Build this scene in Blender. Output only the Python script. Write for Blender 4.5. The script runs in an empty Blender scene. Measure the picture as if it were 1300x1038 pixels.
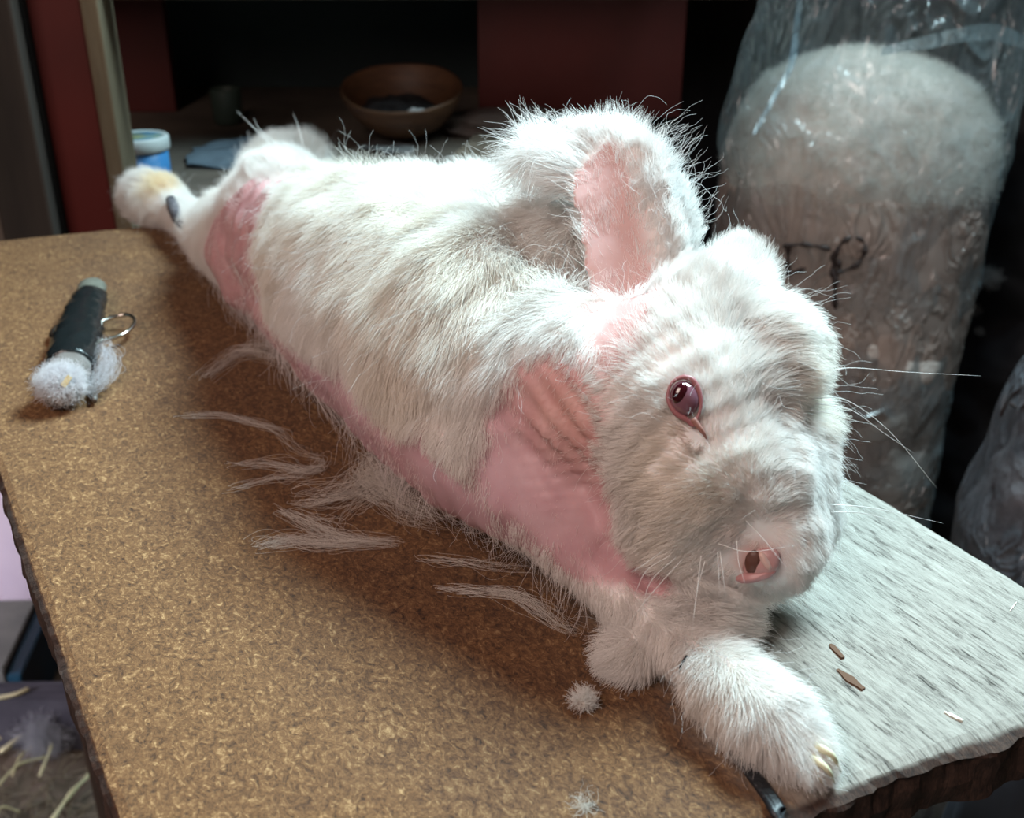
import bpy, bmesh, math, random
import numpy as np
from mathutils import Vector, Matrix, noise
from mathutils.bvhtree import BVHTree
from mathutils.kdtree import KDTree

# ---------------------------------------------------------------- camera, world, light
TZ = 0.75                      # table top height
CH = 0.28                      # camera above table
FPX = 1400.0
PITCH = math.radians(26.2)
sc = bpy.context.scene
cd = bpy.data.cameras.new('camera'); cam = bpy.data.objects.new('camera', cd)
sc.collection.objects.link(cam); sc.camera = cam
cam.location = (0, 0, TZ + CH); cam.rotation_euler = (math.pi/2 - PITCH, 0, 0)
cd.sensor_fit = 'HORIZONTAL'; cd.sensor_width = 36; cd.lens = 36*FPX/1300; cd.clip_start = 0.01
cd.dof.use_dof = True; cd.dof.focus_distance = 0.46; cd.dof.aperture_fstop = 13.0

w = bpy.data.worlds.new('world'); sc.world = w; w.use_nodes = True
w.node_tree.nodes['Background'].inputs[0].default_value = (0.62, 0.50, 0.47, 1)
w.node_tree.nodes['Background'].inputs[1].default_value = 0.06

def area(name, loc, target, size, power, col, size_y=None, spread=180):
    l = bpy.data.lights.new(name, 'AREA'); l.energy = power; l.color = col; l.size = size
    if size_y: l.shape = 'RECTANGLE'; l.size_y = size_y
    l.spread = math.radians(spread)
    o = bpy.data.objects.new(name, l); sc.collection.objects.link(o); o.location = loc
    o.rotation_euler = (Vector(target) - Vector(loc)).to_track_quat('-Z', 'Y').to_euler()
    return o
area('window_daylight', (0.56, 0.98, 1.95), (0.03, 0.48, 0.78), 0.6, 19.5, (0.65, 0.92, 1.0), 0.5, 95)
area('warm_fill', (-0.55, -0.25, 1.75), (0.0, 0.50, 0.75), 0.7, 11.0, (1.0, 0.79, 0.71), 0.6)  # added warm fill for the ambient light from front left, not an opening
area('clutter_fill', (-1.9, 0.30, 0.68), (-0.75, 1.2, 0.12), 0.4, 2.0, (0.93, 0.86, 1.0), 0.3, 45)  # added low lamp to brighten the floor clutter, no window there
sc.view_settings.view_transform = 'Standard'; sc.view_settings.look = 'None'
sc.view_settings.exposure = 0.0; sc.view_settings.gamma = 1.0
sc.view_settings.use_curve_mapping = False
sc.cycles.max_bounces = 8; sc.cycles.transparent_max_bounces = 24

# ---------------------------------------------------------------- helpers
rng = np.random.default_rng(7); random.seed(7)
CAMP = Vector((0, 0, TZ + CH))
RIGHT = Vector((1, 0, 0)); UP = Vector((0, math.sin(PITCH), math.cos(PITCH)))
def ray(px, py):
    x = (px-650)/FPX; y = -(py-519)/FPX
    return Vector((x, math.cos(PITCH)+math.sin(PITCH)*y, -math.sin(PITCH)+math.cos(PITCH)*y))
def G(px, py, h=0.0):          # point seen at (px, py) lying h above the table top
    d = ray(px, py); return CAMP + d*((TZ + h - CAMP.z)/d.z)
def GY(px, py, y):             # point seen at (px, py) at world y
    d = ray(px, py); return CAMP + d*(y/d.y)
def GZ(px, py, z): return G(px, py, z-TZ)
def D(px, py, depth): return CAMP + ray(px, py)*depth
def depth_of(p):
    f = Vector((0, math.cos(PITCH), -math.sin(PITCH))); return (Vector(p)-CAMP).dot(f)
def imgdir(dx, dy): return (RIGHT*dx - UP*dy)

def link(o, parent=None):
    sc.collection.objects.link(o)
    if parent is not None: o.parent = parent
    return o
def tag(o, label=None, cat=None, group=None, kind=None):
    for k, v in (('label', label), ('category', cat), ('group', group), ('kind', kind)):
        if v: o[k] = v
    return o
def empty(name, loc=(0, 0, 0)):
    o = bpy.data.objects.new(name, None); sc.collection.objects.link(o); o.location = loc; o.empty_display_size = 0.02
    return o
def place(o, parent):          # parent with geometry given in world space
    o.parent = parent
    o.matrix_parent_inverse = Matrix.Translation(parent.location).inverted()
    return o
def obj(name, bm, m, parent=None, smooth=True):
    me = bpy.data.meshes.new(name)
    if isinstance(bm, bmesh.types.BMesh):
        bmesh.ops.recalc_face_normals(bm, faces=bm.faces); bm.to_mesh(me); bm.free()
    else:
        me.from_pydata([tuple(v) for v in bm[0]], [], bm[1]); me.update()
    if smooth:
        for p in me.polygons: p.use_smooth = True
    me.materials.append(m)
    o = bpy.data.objects.new(name, me); sc.collection.objects.link(o)
    if parent is not None: place(o, parent)
    return o

def mat(name, col=(.5, .5, .5), rough=.6, **kw):
    m = bpy.data.materials.new(name); m.use_nodes = True
    b = m.node_tree.nodes['Principled BSDF']
    b.inputs['Base Color'].default_value = (*col, 1); b.inputs['Roughness'].default_value = rough
    for k, v in kw.items():
        b.inputs[k.replace('_', ' ')].default_value = v
    return m
class N:                       # small node helper
    def __init__(s, m): s.t = m.node_tree; s.b = m.node_tree.nodes.get('Principled BSDF')
    def n(s, typ, **kw):
        nd = s.t.nodes.new(typ)
        for k, v in kw.items(): setattr(nd, k, v)
        return nd
    def l(s, a, b): s.t.links.new(a, b)
    def noise(s, vec, scale, detail=6, rough=.55, dist=0):
        nd = s.n('ShaderNodeTexNoise'); s.l(vec, nd.inputs['Vector']); nd.inputs['Scale'].default_value = scale
        nd.inputs['Detail'].default_value = detail; nd.inputs['Roughness'].default_value = rough; nd.inputs['Distortion'].default_value = dist
        return nd.outputs['Fac']
    def ramp(s, fac, stops):
        r = s.n('ShaderNodeValToRGB'); s.l(fac, r.inputs[0]); e = r.color_ramp.elements
        while len(e) < len(stops): e.new(.5)
        for q, (p, c) in zip(e, stops):
            q.position = p; q.color = (*c, 1) if len(c) == 3 else c
        return r.outputs[0]
    def mix(s, f, a, b, mode='MIX'):
        x = s.n('ShaderNodeMix', data_type='RGBA', blend_type=mode)
        for i, v in ((0, f), (6, a), (7, b)):
            if hasattr(v, 'links'): s.l(v, x.inputs[i])
            else: x.inputs[i].default_value = v if i == 0 else (*v, 1)
        return x.outputs[2]
    def math(s, op, a, b=0.0, clamp=False):
        x = s.n('ShaderNodeMath', operation=op, use_clamp=clamp)
        for i, v in ((0, a), (1, b)):
            if hasattr(v, 'links'): s.l(v, x.inputs[i])
            else: x.inputs[i].default_value = v
        return x.outputs[0]
    def mapr(s, v, a, b, c=0., d=1.):
        x = s.n('ShaderNodeMapRange', interpolation_type='SMOOTHSTEP'); s.l(v, x.inputs[0])
        for i, q in enumerate((a, b, c, d)): x.inputs[i+1].default_value = q
        return x.outputs[0]
    def mapping(s, vec, scale=(1, 1, 1), rot=(0, 0, 0), loc=(0, 0, 0)):
        x = s.n('ShaderNodeMapping'); s.l(vec, x.inputs[0])
        x.inputs[1].default_value = loc; x.inputs[2].default_value = rot; x.inputs[3].default_value = scale
        return x.outputs[0]
    def bump(s, h, strength=.5, dist=.001):
        x = s.n('ShaderNodeBump'); s.l(h, x.inputs['Height']); x.inputs['Strength'].default_value = strength
        x.inputs['Distance'].default_value = dist; s.l(x.outputs[0], s.b.inputs['Normal'])
    def obj(s): return s.n('ShaderNodeTexCoord').outputs['Object']
def noisy(name, c1, c2, scale, rough=.8, stretch=(1, 1, 1), bump=.3, bd=.001, **kw):
    m = mat(name, c1, rough, **kw); n = N(m); v = n.mapping(n.obj(), stretch)
    f = n.noise(v, scale); n.l(n.ramp(f, [(.35, c1), (.68, c2)]), n.b.inputs['Base Color'])
    n.bump(n.noise(v, scale*3), bump, bd)
    return m

def tube(pts, rad, seg=8, closed=False, cap=True):
    pts = [Vector(p) for p in pts]; n = len(pts)
    rad = rad if hasattr(rad, '__len__') else [rad]*n
    vs, fs = [], []
    up = None
    for i, p in enumerate(pts):
        if closed: t = (pts[(i+1) % n]-pts[i-1])
        else: t = pts[min(i+1, n-1)]-pts[max(i-1, 0)]
        t.normalize()
        if up is None:
            up = t.orthogonal().normalized()
        up = (up - t*up.dot(t)).normalized(); side = t.cross(up)
        for k in range(seg):
            a = 2*math.pi*k/seg
            vs.append(p + (up*math.cos(a)+side*math.sin(a))*rad[i])
    rings = n if closed else n-1
    for i in range(rings):
        for k in range(seg):
            a = i*seg+k; b = i*seg+(k+1) % seg; c = ((i+1) % n)*seg+(k+1) % seg; d = ((i+1) % n)*seg+k
            fs.append((a, b, c, d))
    if not closed and cap:
        fs.append(tuple(range(seg))[::-1]); fs.append(tuple((n-1)*seg+k for k in range(seg)))
    return vs, fs
def spline(pts, n=24):
    P = [Vector(p) for p in pts]; out = []
    Q = [P[0]*2-P[1]] + P + [P[-1]*2-P[-2]]
    m = len(P)-1
    for i in range(n+1):
        t = i/n*m; k = min(int(t), m-1); t -= k
        a, b, c, d = Q[k], Q[k+1], Q[k+2], Q[k+3]
        out.append(.5*((2*b)+(c-a)*t+(2*a-5*b+4*c-d)*t*t+(3*b-a-3*c+d)*t**3))
    return out
def lathe(prof, seg=40):       # profile (r, z) around z at origin
    bm = bmesh.new(); rings = []
    for r, z in prof:
        if r < 1e-6: rings.append([bm.verts.new((0, 0, z))])
        else: rings.append([bm.verts.new((r*math.cos(2*math.pi*k/seg), r*math.sin(2*math.pi*k/seg), z)) for k in range(seg)])
    for a, b in zip(rings, rings[1:]):
        for k in range(seg):
            q = (k+1) % seg
            if len(a) == 1 and len(b) == 1: continue
            if len(a) == 1: bm.faces.new((a[0], b[q], b[k]))
            elif len(b) == 1: bm.faces.new((a[k], a[q], b[0]))
            else: bm.faces.new((a[k], a[q], b[q], b[k]))
    return bm
def xf(bm, M): bmesh.ops.transform(bm, matrix=M, verts=bm.verts); return bm
def box(x0, x1, y0, y1, z0, z1, bevel=0.0, bm=None):
    bm2 = bmesh.new(); bmesh.ops.create_cube(bm2, size=1)
    xf(bm2, Matrix.Translation(((x0+x1)/2, (y0+y1)/2, (z0+z1)/2)) @ Matrix.Diagonal((x1-x0, y1-y0, z1-z0, 1)))
    if bevel: bmesh.ops.bevel(bm2, geom=bm2.edges, offset=bevel, segments=2, affect='EDGES', profile=.6)
    return bm2
def fbm(p, s, o=4):
    return noise.fractal(Vector(p)*s, 1.0, 2.0, o)

# ---------------------------------------------------------------- setting
m_floor = noisy('earth_floor', (.07, .055, .04), (.17, .13, .095), 9, .95, bump=.8, bd=.01)
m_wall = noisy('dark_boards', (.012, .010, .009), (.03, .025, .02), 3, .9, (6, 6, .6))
m_wall_l = noisy('old_left_boards', (.035, .028, .022), (.10, .08, .06), 2.5, .9, (9, 9, .5))
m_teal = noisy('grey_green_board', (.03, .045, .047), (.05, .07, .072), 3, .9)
m_red = noisy('red_paint', (.080, .009, .007), (.115, .012, .009), 6, .6)
m_batten = noisy('raw_batten', (.10, .075, .045), (.19, .145, .09), 14, .9, (3, 3, .4), .5, .002)
m_counter = noisy('brown_counter', (.10, .08, .065), (.20, .16, .125), 7, .75)

def struct(name, bm, m): return tag(obj(name, bm, m, smooth=False), kind='structure')
struct('floor', box(-2.6, 2.4, -1.6, 2.7, -.05, 0), m_floor)
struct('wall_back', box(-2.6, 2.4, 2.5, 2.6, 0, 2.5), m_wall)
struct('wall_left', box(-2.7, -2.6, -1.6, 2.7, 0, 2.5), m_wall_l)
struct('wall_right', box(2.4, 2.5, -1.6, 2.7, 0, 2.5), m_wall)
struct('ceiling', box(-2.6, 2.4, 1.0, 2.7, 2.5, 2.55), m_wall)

rl = GY(350, -1, 1.06)
# shelving cabinet behind the table: counter, painted uprights, back
CZ = TZ - .035
cab = empty('shelving_cabinet', (-.45, 1.6, 0))
tag(cab, 'dark red painted wooden shelving cabinet behind the board, deep counter inside', 'cabinet')
def upright(pxl, pxr, py, y, thick, m, name, zt=2.1, zb=0.0):
    a = GY(pxl, py, y); b = GY(pxr, py, y)
    return obj(name, box(a.x, b.x, y, y+thick, zb, zt, .002), m, cab, smooth=False)
obj('counter_top', box(-.66, .165, 1.085, 1.80, CZ-.03, CZ, .003), m_counter, cab, smooth=False)
obj('back_panel', box(-.66, .235, 1.80, 1.83, CZ-.03, 2.1), m_teal, cab, smooth=False)
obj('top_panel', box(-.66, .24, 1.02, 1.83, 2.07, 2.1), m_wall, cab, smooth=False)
obj('side_panel', box(.216, .235, 1.60, 1.80, 0, 2.07), m_wall, cab, smooth=False)
obj('side_panel', box(-.66, -.64, 1.085, 1.83, CZ-.03, 2.07), m_wall, cab, smooth=False)
obj('shade_shelf', box(-.64, .215, 1.33, 1.80, rl.z+.03, rl.z+.05, .001), m_counter, cab, smooth=False)  # unseen shelf added above the view, depth set to shade the counter
upright(606, 873, 0, 1.56, .02, m_red, 'red_panel', zb=CZ)
upright(118, 205, 0, 1.60, .02, m_red, 'red_panel', zb=CZ)
# red post nearest, its left face turned to the light
pa, pb = GY(24, 0, 1.105), GY(101, 0, 1.07)
bm = bmesh.new()
prof = [(pa.x, 1.105), (pa.x+.022, 1.070), (pb.x, 1.070), (pb.x, 1.14), (pa.x, 1.14)]
lo = [bm.verts.new((x, y, 0)) for x, y in prof]; hi = [bm.verts.new((x, y, 2.1)) for x, y in prof]
for i in range(5): bm.faces.new((lo[i], lo[(i+1) % 5], hi[(i+1) % 5], hi[i]))
bm.faces.new(hi); bm.faces.new(lo[::-1]); bmesh.ops.bevel(bm, geom=bm.edges, offset=.0015, segments=2, affect='EDGES')
obj('red_post', bm, m_red, cab, smooth=False)
ba, bb = GY(101, 0, 1.05), GY(124, 0, 1.05)
obj('batten', box(ba.x, bb.x, 1.048, 1.09, 0, 2.1, .002), m_batten, cab, smooth=False)
obj('rail', box(bb.x+.001, .215, 1.06, 1.085, rl.z, rl.z+.07, .002), m_batten, cab, smooth=False)

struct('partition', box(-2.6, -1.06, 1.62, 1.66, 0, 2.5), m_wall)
# planks leaning at far left
m_plank = noisy('grey_brown_plank', (.020, .015, .012), (.055, .040, .031), 5, .9, (4, 4, .4))
for i, (x0, x1, y, lab) in enumerate(((-60, 13, 1.035, 'grey-brown upright plank at the left edge of the photo beside the red post'),
                               (15, 27, 1.062, 'narrow dark plank standing in shadow just left of the red post'))):
    a, b = GY(x0, 0, y), GY(x1, 0, y)
    o = obj('front_board', box(a.x, b.x, y, y+.018, .60, 2.1, .003), m_plank if i == 0 else m_wall, cab, smooth=False)

# ---------------------------------------------------------------- board (table top)
FL, FR, NR, NL = (G(-105, 313.5), G(493, 254), G(1498, 853), G(232, 1313))
UA = ((NL-FL)+(NR-FR)).normalized(); VA = ((FR-FL)+(NR-NL)).normalized()
def board_mesh():
    nu, nv, th = 230, 120, .026
    top, bot = {}, {}
    vs, fs = [], []
    for i in range(nu+1):
        for j in range(nv+1):
            u, v = i/nu, j/nv
            p = FL*(1-u)*(1-v)+NL*u*(1-v)+NR*u*v+FR*(1-u)*v
            e = min(u*.78, (1-u)*.78, v*.4, (1-v)*.4)
            r = 0
            if e < .006: # ragged rim
                q = fbm(p, 110)*.0010+fbm(p, 14)*.0016
                if i in (0, nu): p = p + UA*q*(1.8 if i == nu else 1)
                if j in (0, nv): p = p + VA*q
                r = -(.0034+abs(fbm(p, 90))*.002)*((.006-e)/.006)**1.5
            p = Vector((p.x, p.y, TZ + r + (fbm(p, 25, 3)*.0003)))
            top[i, j] = len(vs); vs.append(p)
    for i in range(nu):
        for j in range(nv): fs.append((top[i, j], top[i+1, j], top[i+1, j+1], top[i, j+1]))
    ring = [(i, 0) for i in range(nu)]+[(nu, j) for j in range(nv)]+[(i, nv) for i in range(nu, 0, -1)]+[(0, j) for j in range(nv, 0, -1)]
    cen = (FL+NR)/2; prev = [top[k] for k in ring]
    for L in range(1, 6):
        cur = []
        for k in ring:
            p = vs[top[k]].copy(); z = TZ-th*L/5
            out = (p-cen); out.z = 0; out.normalize()
            p = p + out*(fbm(Vector((p.x, p.y, z)), 70)*.0022-.0006*L*.4); p.z = z
            cur.append(len(vs)); vs.append(p)
        for a in range(len(ring)):
            b = (a+1) % len(ring); fs.append((prev[a], cur[a], cur[b], prev[b]))
        prev = cur
    fs.append(tuple(prev[::-1]))
    return vs, fs
m_board = mat('worn_chipboard', rough=.85); n = N(m_board)
ang = math.atan2(UA.y, UA.x)
geo = n.obj()
al = n.mapping(geo, rot=(0, 0, -ang)); # x along board, y across (pointing left of travel)
sep = n.n('ShaderNodeSeparateXYZ'); n.l(al, sep.inputs[0])
grain = n.noise(n.mapping(al, (26, 210, 26)), 1.0, 9, .75, .6)
grain2 = n.noise(n.mapping(al, (110, 600, 110)), 1.0, 6, .7, .8)
fl1 = n.noise(n.mapping(al, (1, 1.6, 1)), 170, 8, .75, 1.6)
fl2 = n.noise(geo, 420, 6, .7, 1.0)
blotch = n.noise(geo, 9, 7, .6, .6)
blotch2 = n.noise(geo, 26, 6, .6, .4)
tan = n.ramp(n.math('ADD', n.math('MULTIPLY', fl1, .6), n.math('MULTIPLY', fl2, .4)), [(.38, (.038, .015, .005)), (.46, (.130, .057, .020)), (.54, (.210, .098, .036)), (.64, (.54, .32, .145))])
dark = n.ramp(n.math('ADD', n.math('MULTIPLY', fl1, .7), n.math('MULTIPLY', fl2, .3)), [(.36, (.020, .010, .006)), (.47, (.105, .045, .018)), (.56, (.19, .095, .040)), (.66, (.40, .26, .13))])
# stained middle: distance from the line the animal lies along
cx, cy = G(560, 660).xy; ca = Vector((cx, cy, 0)); perp = Vector((-UA.y, UA.x, 0))
vm = n.n('ShaderNodeVectorMath', operation='DOT_PRODUCT'); n.l(geo, vm.inputs[0]); vm.inputs[1].default_value = perp
dist = n.math('SUBTRACT', vm.outputs['Value'], ca.dot(perp))      # + towards image-right/back? resolved below
sgn = 1 if (G(1200, 800)-G(560, 660)).dot(perp) > 0 else -1
dist = n.math('MULTIPLY', dist, sgn)                               # + = toward the grey side
wob = n.math('MULTIPLY', n.math('SUBTRACT', blotch, .5), .16)
d2 = n.math('ADD', dist, wob)
stain = n.math('MULTIPLY', n.mapr(d2, -.135, -.045), n.mapr(d2, .22, .14))
stain = n.math('MULTIPLY', stain, n.mapr(blotch2, .32, .55, .45, 1.0))
col = n.mix(stain, tan, dark)
grey = n.ramp(n.math('ADD', n.math('MULTIPLY', grain, .55), n.math('MULTIPLY', grain2, .45)), [(.395, (.030, .024, .019)), (.435, (.165, .145, .125)), (.50, (.29, .265, .232)), (.64, (.41, .38, .335))])
gd = G(1010, 800); gs = (gd-ca).dot(perp)*sgn
d3 = n.math('ADD', dist, n.math('MULTIPLY', n.math('SUBTRACT', blotch, .5), .05))
g0 = (G(985, 1010)-ca).dot(perp)*sgn
gf = n.mapr(d3, g0-.012, g0+.02)
col = n.mix(gf, col, grey)
brn = n.mapr(n.noise(n.mapping(al, (40, 160, 40)), 1.0, 5, .6), .72, .76)
col = n.mix(n.math('MULTIPLY', brn, gf), col, (.16, .07, .025))
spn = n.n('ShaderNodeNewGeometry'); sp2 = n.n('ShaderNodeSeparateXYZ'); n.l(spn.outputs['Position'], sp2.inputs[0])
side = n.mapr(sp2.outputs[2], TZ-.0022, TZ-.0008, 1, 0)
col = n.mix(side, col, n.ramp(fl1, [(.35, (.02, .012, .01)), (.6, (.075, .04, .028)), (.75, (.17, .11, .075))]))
n.l(col, n.b.inputs['Base Color'])
hb = n.mix(gf, n.mix(.5, fl1, fl2), n.mix(.5, grain, grain2))
n.bump(hb, .8, .0018)
board = obj('table_board', board_mesh(), m_board, smooth=False)
tag(board, 'worn brown and grey weathered particle board serving as the grooming table top', 'table')
m_leg = noisy('table_leg_wood', (.05, .035, .025), (.10, .07, .05), 10, .9, (3, 3, .5))
def leg_at(p):
    return place(obj('leg', box(p.x-.02, p.x+.02, p.y-.02, p.y+.02, 0, TZ-.0265, .002), m_leg, smooth=False), board)
for a, b in ((.12, .15), (.12, .85), (.93, .5)):
    leg_at(FL*(1-a)*(1-b)+NL*a*(1-b)+NR*a*b+FR*(1-a)*b)

# splinters and chips on the board
m_chip = mat('pale_chip', (.75, .72, .62), .6); m_spl = mat('brown_splinter', (.10, .042, .018), .8)
def chip(px0, py0, px1, py1, wd, m, name, label, cat):
    a, b = G(px0, py0), G(px1, py1); d = (b-a); s = d.cross(Vector((0, 0, 1))).normalized()
    bm = bmesh.new(); k = 7; lo, hi, lo2, hi2 = [], [], [], []
    for i in range(k):
        t = i/(k-1); p = a+d*t; ww = wd*(.35+.65*math.sin(math.pi*min(max(t, .05), .95)))*(1+.3*random.uniform(-1, 1))
        lift = .0005+.0004*t
        for lst, sx, z in ((lo, -1, lift), (hi, 1, lift), (lo2, -1, -.0002), (hi2, 1, -.0002)):
            lst.append(bm.verts.new(p+s*sx*ww/2+Vector((0, 0, z))))
    for i in range(k-1):
        for A, B in ((lo, hi), (hi, hi2), (hi2, lo2), (lo2, lo)):
            bm.faces.new((A[i], B[i], B[i+1], A[i+1]))
    bm.faces.new((lo[0], hi[0], hi2[0], lo2[0])); bm.faces.new((lo[-1], lo2[-1], hi2[-1], hi[-1]))
    return tag(obj(name, bm, m, smooth=False), label, cat)
chip(1199, 904, 1222, 916, .0016, m_chip, 'wood_chip', 'small pale chip lying on the grey wood near the broken board edge', 'chip')
chip(1282, 776, 1290, 766, .0006, m_chip, 'wood_chip', 'tiny pale sliver on the grey wood by the right rim of the photo', 'chip')
chip(1063, 850, 1096, 876, .0032, m_spl, 'wood_splinter', 'long brown splinter patch on the grey wood right of the big front paw', 'splinter')
chip(1054, 818, 1070, 836, .0028, m_spl, 'wood_splinter', 'shorter brown splinter patch on the grey wood above the long one', 'splinter')

# ---------------------------------------------------------------- the rabbit
m_skin = mat('rabbit_skin', (.62, .36, .34), .55)
n = N(m_skin); vc = n.n('ShaderNodeVertexColor', layer_name='skin'); n.l(vc.outputs[0], n.b.inputs['Base Color'])
n.b.inputs['Subsurface Weight'].default_value = .25; n.b.inputs['Subsurface Radius'].default_value = (.012, .005, .004)
n.b.inputs['Subsurface Scale'].default_value = .6
n.bump(n.noise(n.mapping(n.obj(), (1, 1, 1)), 260, 5, .6), .25, .0006)

def sphere(bm, c, r, M=None, sub=3):
    b = bmesh.new(); bmesh.ops.create_icosphere(b, subdivisions=sub, radius=1)
    T = Matrix.Translation(c) @ (M if M is not None else Matrix.Diagonal((r, r, r, 1)))
    off = len(bm.verts); vm_ = {}
    for v in b.verts: vm_[v] = bm.verts.new(T @ v.co)
    for f in b.faces: bm.faces.new([vm_[v] for v in f.verts])
    b.free()
def chain(bm, pts, step=.35):   # pts (px, py, h, r)
    P = [(G(a, b, c), r) for a, b, c, r in pts]
    for (p, r), (q, s) in zip(P, P[1:]):
        k = max(2, int((q-p).length/(min(r, s)*step)))
        for i in range(k+1):
            t = i/k; sphere(bm, p.lerp(q, t), r*(1-t)+s*t, sub=2)
def oriented(dirv, upv, a, b, c):   # ellipsoid matrix: a along dir, c along up
    x = Vector(dirv).normalized(); z = Vector(upv); z = (z-x*z.dot(x)).normalized(); y = z.cross(x)
    R = Matrix((x, y, z)).transposed().to_4x4()
    return R @ Matrix.Diagonal((a, b, c, 1))

bm = bmesh.new()
# trunk, rump to shoulder
chain(bm, [(325, 300, .038, .036), (372, 305, .054, .050), (450, 350, .060, .058), (540, 395, .065, .062),
           (620, 440, .070, .060), (680, 500, .066, .048)])
chain(bm, [(335, 340, .030, .028), (420, 412, .034, .036), (520, 490, .038, .040), (620, 555, .042, .042), (690, 600, .044, .036)])
# shoulder and neck
chain(bm, [(680, 500, .066, .046), (760, 505, .080, .042), (850, 500, .092, .038)])
chain(bm, [(668, 560, .055, .036), (712, 640, .040, .024), (735, 690, .030, .016)])
# near foreleg and paw
chain(bm, [(712, 640, .040, .022), (742, 700, .027, .0135), (795, 765, .016, .0090), (858, 825, .012, .0072), (920, 862, .016, .0120),
           (970, 905, .0145, .0125), (1012, 945, .009, .0085), (1032, 964, .007, .0055)])
# far foreleg, under the chin
chain(bm, [(790, 640, .040, .026), (835, 715, .022, .014), (870, 760, .015, .011), (905, 780, .014, .010), (925, 784, .013, .008)])
sphere(bm, G(802, 830, .009), .0070)
# hind leg near: thigh, hock, foot
chain(bm, [(350, 330, .040, .044), (300, 300, .028, .028), (262, 290, .018, .0165), (232, 274, .014, .0125), (205, 255, .018, .0200), (182, 248, .016, .0175)])
# hind leg far
chain(bm, [(372, 262, .030, .032), (352, 242, .022, .023), (338, 222, .022, .016), (352, 206, .022, .015), (385, 203, .02, .015)])
# head
hd = G(868, 520, .086)
fwd = (G(975, 705, .035)-G(830, 430, .10)).normalized()
headM = oriented(fwd, Vector((0, 0, 1)), .052, .038, .040)
sphere(bm, hd, 1, headM)
sphere(bm, G(895, 425, .110), .027)
sphere(bm, G(668, 385, .078), .040)
sphere(bm, G(720, 430, .080), .032)
sphere(bm, G(600, 330, .078), .040)
sphere(bm, G(655, 335, .090), .036)
sphere(bm, G(700, 350, .100), .030)
sphere(bm, G(700, 300, .100), .030)
sphere(bm, G(725, 345, .108), .026)                   # crown
sphere(bm, G(935, 350, .116), .013)                   # tuft base behind the brow
sphere(bm, G(968, 450, .108), .0195)                   # far brow
sphere(bm, G(808, 585, .062), .0255)                   # near jowl
sphere(bm, G(842, 645, .050), .0245)
sphere(bm, G(898, 655, .048), .026)
sphere(bm, G(962, 655, .052), 1, oriented(fwd, Vector((0, 0, 1)), .031, .023, .024))   # muzzle
sphere(bm, G(950, 700, .036), .0165)
sphere(bm, G(1010, 642, .045), .0185)
sphere(bm, G(930, 600, .070), .029)
sphere(bm, G(890, 590, .072), .032)
sphere(bm, G(1000, 612, .058), .0205)
sphere(bm, G(965, 585, .068), .022)
sphere(bm, G(975, 600, .062), .022)                  # far cheek
sphere(bm, G(988, 560, .070), .020)
# ears as slabs of flattened blobs (voxel remesh fuses them to the head)
def ear_rows(rows, thick):
    vs, fs = [], []; K = 9
    for (x0, y0, d0, x1, y1, d1, cup) in rows:
        a, b = D(x0, y0, d0), D(x1, y1, d1); wv = (b-a)
        nrm = (CAMP-(a+b)/2).normalized()
        row = []
        for k in range(K):
            t = k/(K-1); c = a+wv*t - nrm*cup*math.sin(math.pi*t)
            th = thick*(math.sin(math.pi*min(max(t, .04), .96))**.5)
            row.append((c+nrm*th/2, c-nrm*th/2))
        vs += [q[0] for q in row]+[q[1] for q in row[::-1]]
    M = 2*K
    for i in range(len(rows)-1):
        for k in range(M):
            q = (k+1) % M; fs.append((i*M+k, i*M+q, (i+1)*M+q, (i+1)*M+k))
    fs.append(tuple(range(M))[::-1]); fs.append(tuple((len(rows)-1)*M+k for k in range(M)))
    return vs, fs
EAR1 = [(762, 478, .462, 868, 452, .450, .004), (757, 420, .466, 868, 400, .452, .006), (746, 360, .470, 870, 350, .455, .008), (733, 300, .474, 868, 292, .458, .009),
        (725, 250, .480, 856, 235, .462, .008), (716, 215, .488, 835, 190, .472, .006), (692, 200, .497, 785, 168, .488, .004),
        (668, 205, .505, 735, 168, .503, .002), (655, 212, .512, 690, 180, .514, .0)]
EAR2 = [(800, 450, .475, 900, 440, .47, .002), (800, 380, .485, 890, 370, .478, .004), (790, 300, .492, 884, 300, .482, .005), (775, 235, .497, 868, 240, .488, .004),
        (755, 190, .503, 835, 195, .497, .002), (740, 180, .507, 790, 175, .505, 0)]
def add_slab(bm, rows, th):
    vs, fs = ear_rows(rows, th); V = [bm.verts.new(v) for v in vs]
    for f in fs: bm.faces.new([V[i] for i in f])
add_slab(bm, EAR1, .0055); add_slab(bm, EAR2, .0055)

tmp = bpy.data.meshes.new('tmp'); bmesh.ops.recalc_face_normals(bm, faces=bm.faces); bm.to_mesh(tmp); bm.free()
to = bpy.data.objects.new('tmp', tmp); sc.collection.objects.link(to)
md = to.modifiers.new('r', 'REMESH'); md.mode = 'VOXEL'; md.voxel_size = .0024
ms = to.modifiers.new('s', 'SMOOTH'); ms.iterations = 6; ms.factor = .6
dg = bpy.context.evaluated_depsgraph_get()
body_me = bpy.data.meshes.new_from_object(to.evaluated_get(dg)); body_me.name = 'rabbit'
bpy.data.objects.remove(to); bpy.data.meshes.remove(tmp)
co = np.empty(len(body_me.vertices)*3); body_me.vertices.foreach_get('co', co); co = co.reshape(-1, 3)
co[:, 2] = np.maximum(co[:, 2], TZ+.0015)
ed_ = np.empty(len(body_me.edges)*2, dtype=np.int64); body_me.edges.foreach_get('vertices', ed_); ed_ = ed_.reshape(-1, 2)
deg = np.bincount(ed_.ravel(), minlength=len(co))[:, None].astype(float)
sw = np.zeros(len(co))
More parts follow.
